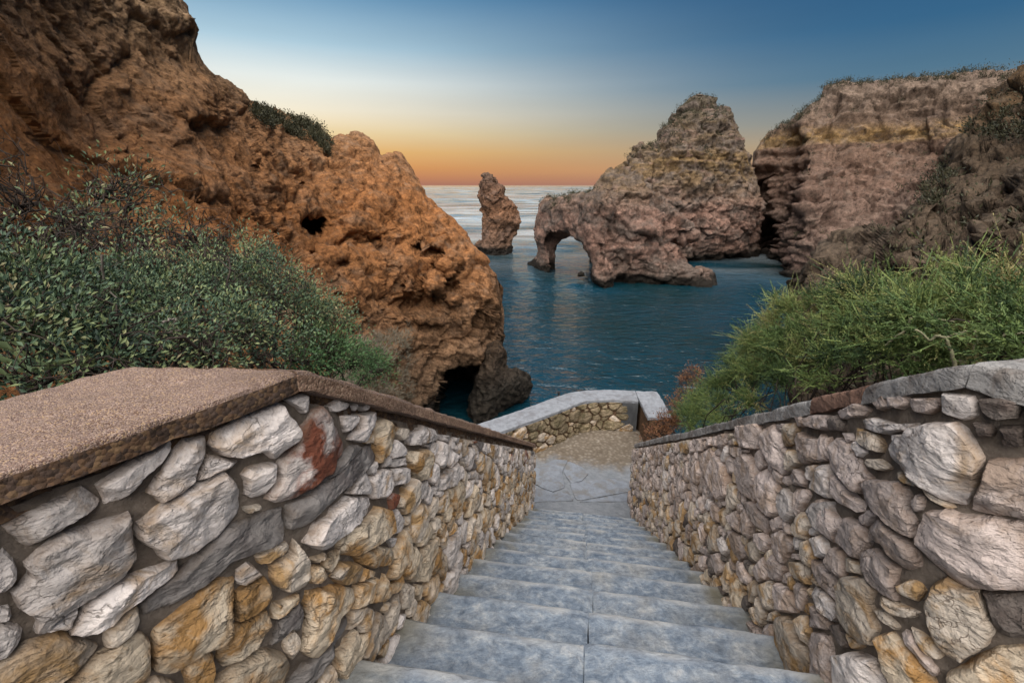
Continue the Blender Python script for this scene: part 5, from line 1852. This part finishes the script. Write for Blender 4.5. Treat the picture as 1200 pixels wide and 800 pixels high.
def shrub(name, label, cat, group, blobs, n_cl, lpc, leaf, mat, bark, seed, clump_r=0.09, bare=0.25, limb_r=0.012, foliage_name='foliage', drop=None, twig_amp=0.28):
    """blobs: (px, py, range, radius): the crown as seen, a stem rooted in the hillside below it"""
    rg = np.random.default_rng(seed)
    cen = [at(b_[0], b_[1], b_[2]) for b_ in blobs]
    rad = np.array([b_[3] for b_ in blobs])
    wts = rad ** 2 / (rad ** 2).sum()
    foot = np.mean(cen, 0)
    fu, fw = foot @ EU, foot @ EW
    foot = foot.copy()
    foot[2] = min(CAMZ + ground(fu, fw), min(c[2] - 0.7 * r for c, r in zip(cen, rad))) if drop is None else foot[2] - drop
    root = thing(name, foot, label, cat, group)
    which = rg.choice(len(blobs), n_cl, p=wts)
    d = unit(rg.normal(0, 1, (n_cl, 3)))
    d[:, 2] = np.where(d[:, 2] < -0.35, -d[:, 2] * 0.6, d[:, 2])
    rr = rg.uniform(0.45, 1.0, n_cl) ** 0.6
    cl = np.array(cen)[which] + d * (rad[which] * rr)[:, None]
    # branches
    paths, radii, limbs = [], [], []
    for c, r in zip(cen, rad):
        for k in range(2):
            e = c + rg.normal(0, 0.35, 3) * r
            f = foot + rg.normal(0, 0.05, 3) * [1, 1, 0.2]
            P = wander(f, e, 12, twig_amp * 0.7, rg, 0.05)
            paths.append(P); radii.append(np.linspace(limb_r, limb_r * 0.45, 12)); limbs.append(P)
    LP = np.concatenate([p[4:] for p in limbs])
    ends = []
    for c in cl:
        dd = np.linalg.norm(LP - c, axis=1) + np.where(LP[:, 2] > c[2], 0.25, 0)
        s = LP[dd.argmin()]
        P = wander(s, c, 8, twig_amp, rg, 0.03)
        paths.append(P); radii.append(np.linspace(limb_r * 0.42, limb_r * 0.14, 8))
        ends.append(P)
        for _ in range(2):
            j = rg.integers(3, 8)
            e = P[j] + (unit(P[j] - np.array(cen).mean(0)) + rg.normal(0, 0.6, 3)) * rg.uniform(0.05, 0.16)
            paths.append(wander(P[j], e, 5, 0.25, rg)); radii.append(np.linspace(limb_r * 0.22, limb_r * 0.07, 5))
    V, Q = tubes(paths, radii, 4)
    mesh_np('branches', V, Q, bark, root, True)
    # leaves
    leafy = rg.random(n_cl) > bare
    ci = np.repeat(np.where(leafy)[0], lpc)
    n = len(ci)
    off = rg.normal(0, 1, (n, 3)) * clump_r * rg.uniform(0.5, 1.15, (n, 1))
    Cn = cl[ci] + off
    out = unit(cl[ci] - np.array(cen)[which[ci]])
    D = unit(0.7 * unit(off) + 0.55 * out + rg.normal(0, 0.45, (n, 3)) + [0, 0, 0.25])
    Nn = unit(rg.normal(0, 1, (n, 3)) + [0, 0, 0.8])
    ln = leaf[0] * rg.uniform(0.6, 1.3, n); wd = leaf[1] * rg.uniform(0.7, 1.25, n)
    base = rg.normal(0.47, 0.24, n_cl)
    tint = base[ci] + rg.normal(0, 0.13, n)
    leaf_mesh(foliage_name, Cn, D, Nn, ln, wd, tint, mat, root)
    return root


LG = 'grey-green shrubs behind the pebbled coping'
leaf_s = (0.024, 0.0115)
shrub('shrub', 'grey-green leafy shrub at the frame edge behind the level pebbled coping', 'shrub', LG,
      [(40, 405, 2.2, 0.24), (-20, 365, 2.5, 0.32), (100, 415, 2.2, 0.2), (110, 372, 2.8, 0.28), (30, 352, 2.9, 0.28), (-70, 420, 2.0, 0.25), (60, 446, 1.85, 0.11), (125, 432, 2.0, 0.10)], 210, 88, leaf_s, M['leaf_grey'], M['bark_dark'], 201, 0.058)
shrub('shrub', 'grey-green shrub with pale dead twigs above the middle of the level coping', 'shrub', LG,
      [(170, 378, 2.9, 0.28), (235, 350, 3.4, 0.32), (205, 412, 2.4, 0.2), (262, 395, 2.7, 0.24), (160, 345, 3.4, 0.26), (180, 428, 2.1, 0.10), (245, 426, 2.3, 0.10)], 210, 88, leaf_s, M['leaf_grey'], M['bark_dark'], 202, 0.058)
shrub('shrub', 'grey-green shrub spreading beside the coping crest below the small cliff hole', 'shrub', LG,
      [(300, 345, 3.8, 0.36), (345, 370, 3.7, 0.33), (388, 385, 4.2, 0.26), (330, 410, 3.0, 0.22), (280, 405, 2.7, 0.2), (275, 325, 4.2, 0.32), (310, 426, 2.6, 0.11)], 230, 88, leaf_s, M['leaf_grey'], M['bark_dark'], 203, 0.062)
shrub('shrub', 'low bright green shrub behind the top of the sloping coping', 'shrub', LG,
      [(405, 424, 3.9, 0.19), (438, 436, 4.7, 0.18), (378, 414, 3.5, 0.18), (360, 425, 3.2, 0.13)], 110, 70, (0.027, 0.011), M['leaf_green'], M['bark_dark'], 204, 0.07, 0.1)
shrub('shrub', 'taller sparse blue-green shrub with dark bare stems against the orange cliff', 'shrub', LG,
      [(150, 235, 5.2, 0.34), (115, 275, 4.8, 0.34), (190, 280, 5.0, 0.28)], 80, 20, (0.042, 0.016), M['leaf_grey'], M['bark_dark'], 205, 0.09, 0.45, 0.02)
shrub('dead_shrub', 'tangle of dark leafless twigs against the cliff above the grey-green leaves', 'dead shrub', None,
      [(30, 285, 3.6, 0.42), (110, 300, 3.8, 0.42), (-20, 240, 4.0, 0.4), (215, 305, 4.2, 0.38), (285, 305, 4.6, 0.3)], 190, 12, (0.035, 0.012), M['leaf_grey'], M['bark_dark'], 206, 0.08, 0.72, 0.014, twig_amp=0.42)
# pale dead branches lying through the grey-green shrubs
rg = np.random.default_rng(9)
droot = thing('dead_branch', at(130, 440, 2.2), 'pale bare dead branches threaded through the leaves above the level coping', 'dead branch')
pp, rr = [], []
for pts, R in (([(0, 345), (22, 372), (30, 398), (40, 412)], 2.2), ([(45, 400), (68, 388), (82, 372), (96, 352)], 2.25), ([(120, 300), (122, 335), (140, 355), (150, 372), (150, 388)], 2.6),
               ([(150, 390), (190, 392), (215, 386), (238, 380)], 2.4), ([(100, 398), (112, 416), (124, 436)], 2.15), ([(0, 418), (12, 430), (30, 436)], 1.9), ([(46, 418), (70, 424), (86, 420)], 2.1), ([(190, 378), (206, 372), (204, 384)], 2.3)):
    P = np.array([at(x, y, R + 0.03 * rg.normal()) for x, y in pts])
    t = np.linspace(0, len(P) - 1, 4 * len(P))
    P = np.stack([np.interp(t, range(len(P)), P[:, k]) for k in range(3)], -1) + rg.normal(0, 0.003, (len(t), 3))
    V, Q = tubes([P], [np.linspace(0.0055, 0.002, len(P))], 5)
    mesh_np('branch', V, Q, M['bark_pale'], droot, True)
# broad pale leaves at the frame edge
rg = np.random.default_rng(12)
agroot = thing('broadleaf_plant', at(5, 440, 1.75), 'plant with broad pale strap leaves at the frame corner beside the coping', 'plant')
for pts in (([(-30, 405), (0, 420), (28, 428)]), ([(-25, 425), (5, 436), (22, 452)]), ([(-30, 400), (10, 405), (36, 436)]), ([(30, 436), (50, 430), (84, 421)])):
    P = np.array([at(x, y, 1.85) for x, y in pts])
    t = np.linspace(0, 2, 9)
    Pm = np.stack([np.interp(t, [0, 1, 2], P[:, k]) for k in range(3)], -1)
    wv = 0.013 * np.sin(np.pi * np.clip(t / 2, 0.04, 0.97)) ** 0.7
    up = np.array([0.1, -0.25, 1.0]); up /= np.linalg.norm(up)
    V = np.concatenate([Pm + wv[:, None] * up, Pm + [0, -0.005, 0], Pm - wv[:, None] * up])
    o = mesh_np('leaf', V, grid_faces(3, 9), M['leaf_grey'], agroot, True)
    at_ = o.data.attributes.new('tint', 'FLOAT', 'POINT')
    at_.data.foreach_set('value', np.full(len(V), 0.62, np.float32))


def sprig_shrub(name, label, cat, group, blobs, n_cl, spc, mat, bark, seed, length=0.17, extra=None):
    """a shrub of long thin twigs set with needle leaves"""
    rg = np.random.default_rng(seed)
    cen = np.array([at(b_[0], b_[1], b_[2]) for b_ in blobs])
    rad = np.array([b_[3] for b_ in blobs])
    wts = rad ** 2 / (rad ** 2).sum()
    foot = cen.mean(0).copy()
    foot[2] = min(CAMZ + ground(foot @ EU, foot @ EW), (cen[:, 2] - 0.75 * rad).min())
    root = thing(name, foot, label, cat, group)
    which = rg.choice(len(blobs), n_cl, p=wts)
    d = unit(rg.normal(0, 1, (n_cl, 3)))
    d[:, 2] = np.where(d[:, 2] < -0.3, -d[:, 2] * 0.5, d[:, 2])
    cl = cen[which] + d * (rad[which] * rg.uniform(0.5, 0.97, n_cl))[:, None]
    paths, radii = [], []
    for c, r in zip(cen, rad):
        for k in range(3):
            e = c + rg.normal(0, 0.4, 3) * r
            paths.append(wander(foot + rg.normal(0, 0.1, 3) * [1, 1, 0.2], e, 12, 0.12, rg, 0.06)); radii.append(np.linspace(0.010, 0.004, 12))
    LP = np.concatenate([p[4:] for p in paths])
    for c in cl:
        s = LP[(np.linalg.norm(LP - c, axis=1)).argmin()]
        paths.append(wander(s, c, 8, 0.18, rg, 0.0)); radii.append(np.linspace(0.0045, 0.0025, 8))
    if extra:
        for pts, R, r0 in extra:
            P = np.array([at(x, y, R) for x, y in pts])
            t = np.linspace(0, len(P) - 1, 5 * len(P))
            P = np.stack([np.interp(t, range(len(P)), P[:, k]) for k in range(3)], -1) + rg.normal(0, 0.002, (len(t), 3))
            V, Q = tubes([P], [np.linspace(r0, r0 * 0.5, len(P))], 5)
            mesh_np('bare_stem', V, Q, bark, root, True)
    V, Q = tubes(paths, radii, 4)
    mesh_np('branches', V, Q, M['bark_dark'], root, True)
    # sprigs: curved twigs leaving each clump, side sprays along them
    ns = n_cl * spc
    ci = np.repeat(np.arange(n_cl), spc)
    out = unit(cl[ci] - cen[which[ci]])
    D0 = unit(out * 0.8 + rg.normal(0, 0.6, (ns, 3)) * [1.2, 1.2, 0.7] + [0, 0, 0.05])
    bend = rg.normal(0, 0.95, (ns, 3)) + [0, 0, 0.15]
    L = length * rg.uniform(0.6, 1.35, ns)
    st = cl[ci] + rg.normal(0, 0.035, (ns, 3))
    base = rg.normal(0.46, 0.24, n_cl)[ci] + rg.normal(0, 0.08, ns)
    K = 18
    Cn, Dn, Nn, ln, wd, tn = [], [], [], [], [], []
    for k in range(K):
        t = (k + 0.7) / K
        p = st + D0 * (L * t)[:, None] + bend * (L * t * t * 0.45)[:, None]
        tang = unit(D0 + bend * (0.9 * t))
        side = unit(np.cross(tang, rg.normal(0, 1, (ns, 3))))
        Cn.append(p); Dn.append(unit(tang * 0.85 + side * 0.75)); Nn.append(unit(rg.normal(0, 1, (ns, 3))))
        ln.append(np.full(ns, 0.023) * (1.15 - 0.55 * t) * rg.uniform(0.7, 1.2, ns)); wd.append(np.full(ns, 0.0060))
        tn.append(base + 0.22 * t - 0.08 + rg.normal(0, 0.06, ns))
    # the twig itself as long thin blades
    for k in range(3):
        t = k / 3
        p = st + D0 * (L * t)[:, None] + bend * (L * t * t * 0.45)[:, None]
        q_t = t + 0.36
        q = st + D0 * (L * q_t)[:, None] + bend * (L * q_t * q_t * 0.45)[:, None]
        Cn.append(p); Dn.append(unit(q - p)); Nn.append(unit(rg.normal(0, 1, (ns, 3))))
        ln.append(np.linalg.norm(q - p, axis=1)); wd.append(np.full(ns, 0.006))
        tn.append(base - 0.02)
    leaf_mesh('foliage', *[np.concatenate(x) for x in (Cn, Dn, Nn, ln, wd, tn)], mat, root)
    return root


RG = 'feathery green shrubs above the grey coping'
sprig_shrub('feathery_shrub', 'nearest feathery green shrub, with bare twisted stems over the coping bend', 'shrub', RG,
            [(1060, 372, 4.2, 0.38), (1120, 384, 3.8, 0.36), (1185, 402, 3.4, 0.32), (1255, 415, 3.0, 0.32), (1070, 408, 3.2, 0.20), (1175, 395, 2.8, 0.22), (1120, 385, 3.2, 0.25), (1235, 400, 2.5, 0.22), (1320, 420, 2.7, 0.32)],
            115, 40, M['sprig'], M['bark_green'], 301, 0.135,
            extra=[([(1119, 428), (1114, 410), (1109, 397), (1099, 393), (1090, 399), (1082, 392), (1072, 385)], 2.55, 0.008), ([(1109, 397), (1118, 392), (1134, 388)], 2.6, 0.006), ([(1068, 372), (1062, 386), (1048, 396), (1038, 404)], 2.9, 0.007),
                   ([(1090, 365), (1100, 374), (1118, 378)], 2.8, 0.006), ([(1140, 380), (1146, 396), (1142, 410)], 2.6, 0.005), ([(1165, 398), (1180, 392), (1200, 390)], 2.4, 0.006)])
sprig_shrub('feathery_shrub', 'feathery green shrub hanging over the middle of the sloping grey coping', 'shrub', RG,
            [(940, 388, 5.4, 0.42), (1000, 376, 4.7, 0.40), (930, 455, 4.2, 0.16), (985, 436, 3.5, 0.15), (1040, 420, 3.1, 0.13), (890, 468, 4.9, 0.16), (975, 415, 4.0, 0.26), (1020, 405, 3.6, 0.24), (930, 425, 4.5, 0.25), (965, 392, 4.9, 0.4), (1035, 380, 4.1, 0.35)],
            115, 40, M['sprig'], M['bark_green'], 302, 0.145)
sprig_shrub('feathery_shrub', 'lowest feathery green shrub, nearest the landing and the blue water', 'shrub', RG,
            [(832, 480, 7.4, 0.36), (880, 442, 6.4, 0.40), (905, 418, 5.8, 0.38), (850, 488, 5.9, 0.16), (800, 500, 6.9, 0.16), (860, 462, 6.2, 0.32), (815, 492, 7.2, 0.26), (895, 450, 5.2, 0.28)],
            105, 40, M['sprig'], M['bark_green'], 303, 0.16)
shrub('dry_plant', 'reddish brown dry plant at the end of the parapet coping', 'plant', None,
      [(785, 496, 7.6, 0.17), (792, 474, 8.3, 0.11), (774, 508, 7.2, 0.14), (762, 511, 6.8, 0.10), (776, 494, 7.2, 0.09)], 70, 34, (0.045, 0.016), M['dry'], M['bark_dark'], 304, 0.07, 0.1, 0.008)
shrub('dry_plant', 'small dark red plant against the water beside the feathery green shrub', 'plant', None,
      [(808, 448, 8.4, 0.16), (812, 436, 8.4, 0.10), (800, 462, 8.4, 0.12)], 34, 30, (0.045, 0.016), M['dry'], M['bark_dark'], 305, 0.06, 0.1, 0.008)


# scrub on the cliffs
def on_surface(o, cond, n, rg, up=0.35):
    me = o.data
    V = np.zeros(len(me.vertices) * 3); me.vertices.foreach_get('co', V); V = V.reshape(-1, 3)
    N = np.zeros(len(me.vertices) * 3); me.vertex_normals.foreach_get('vector', N); N = N.reshape(-1, 3)
    px, py = topix(V)
    k = np.where((N[:, 2] > up) & cond(V, px, py))[0]
    if not len(k): return np.zeros((0, 3)), np.zeros((0, 3))
    k = rg.choice(k, n)
    return V[k], N[k]


def scrub(name, parts, mat, leaf, seed, r, lpc, label=None):
    rg = np.random.default_rng(seed)
    Cn = np.concatenate([p for p, _ in parts]); Nn0 = np.concatenate([q for _, q in parts])
    ci = np.repeat(np.arange(len(Cn)), lpc)
    n = len(ci)
    sz = rg.uniform(0.5, 1.4, len(Cn))[ci]
    off = np.abs(rg.normal(0, 1, (n, 1))) * Nn0[ci] * r * 0.5 + rg.normal(0, 1, (n, 3)) * r * 0.75
    off *= sz[:, None]
    D = unit(unit(off) + rg.normal(0, 0.5, (n, 3)) + [0, 0, 0.6])
    tint = rg.normal(0.45, 0.2, len(Cn))[ci] + rg.normal(0, 0.15, n)
    o = leaf_mesh(name, Cn[ci] + off, D, unit(rg.normal(0, 1, (n, 3))), leaf[0] * rg.uniform(0.6, 1.3, n), leaf[1] * rg.uniform(0.7, 1.3, n), tint, mat, None)
    o['kind'] = 'stuff'
    if label: o['label'] = label
    return o


rg = np.random.default_rng(77)
crest = lambda pts: (lambda x: np.interp(x, [p[0] for p in pts], [p[1] for p in pts]))
lcr = crest(LC_crest)
scrub('scrub', [on_surface(left_cliff, lambda V, x, y: (x > 298) & (x < 386) & (y < lcr(x) + 24) & (y > lcr(x) + 3) & (V[:, 1] < 45), 260, rg, 0.1)], M['scrub'], (0.11, 0.05), 401, 0.15, 60)
scrub('scrub', [on_surface(headland, lambda V, x, y: (x > 895) & (y < crest(HA_crest)(x) + 9) & (V[:, 2] > 20), 420, rg, 0.2),
                on_surface(headland, lambda V, x, y: (x > 905) & (V[:, 2] > 3), 200, rg, 0.5)], M['scrub'], (0.24, 0.10), 402, 0.34, 30)
patch = lambda x, y, cx, cy, rx, ry: ((x - cx) / rx) ** 2 + ((y - cy) / ry) ** 2 < 1
scrub('scrub', [on_surface(right_slope, lambda V, x, y: patch(x, y, 1175, 150, 40, 18), 90, rg, -0.2),
                on_surface(right_slope, lambda V, x, y: patch(x, y, 1095, 215, 22, 26), 50, rg, -0.2),
                on_surface(right_slope, lambda V, x, y: (x > 1020) & (x < 1210) & (V[:, 1] > 9), 60, rg, 0.45)], M['scrub'], (0.16, 0.06), 406, 0.24, 30)
scrub('scrub', [on_surface(arch, lambda V, x, y: (V[:, 2] > 17.5) & (x < 850), 300, rg, 0.35), on_surface(arch, lambda V, x, y: (V[:, 2] > 7) & (x < 700), 60, rg, 0.6)], M['scrub'], (0.22, 0.10), 403, 0.26, 34)
scrub('dry_grass', [on_surface(left_cliff, lambda V, x, y: (x > 385) & (x < 480) & (y > 385 + (480 - x) * 0.25) & (y < 470), 260, rg, 0.0)], M['tuft'], (0.30, 0.02), 404, 0.10, 26)
scrub('dry_grass', [(np.array([W(u, w, ground(u, w)) for u, w in zip(rg.uniform(2.5, 8, 200), rg.uniform(-6.5, -1.6, 200))]), np.tile([0, 0, 1.0], (200, 1)))], M['tuft'], (0.20, 0.012), 405, 0.08, 26)

# small iron peg on the outer edge of the parapet
pb = at(655, 459, 8.05)
V, k = [], 10
prof_ = [(0.018, 0.0), (0.018, 0.05), (0.026, 0.055), (0.026, 0.085), (0.016, 0.092), (0.0, 0.094)]
for r, z in prof_:
    for a in np.arange(k) * 2 * math.pi / k:
        V.append((pb[0] + r * math.cos(a), pb[1] + r * math.sin(a), PTOP(0) + CAMZ - 0.01 + z))
mm_, nt, b = material('dark_iron', 0.6, 0.4)
b.inputs['Base Color'].default_value = (0.02, 0.02, 0.022, 1)
peg = mesh_np('iron_peg', V, grid_faces(len(prof_), k, wrap=True)[:, ::-1], mm_, None, True, None, 30)
tag(peg, 'tiny dark peg standing at the outer edge of the pale parapet coping', 'peg')
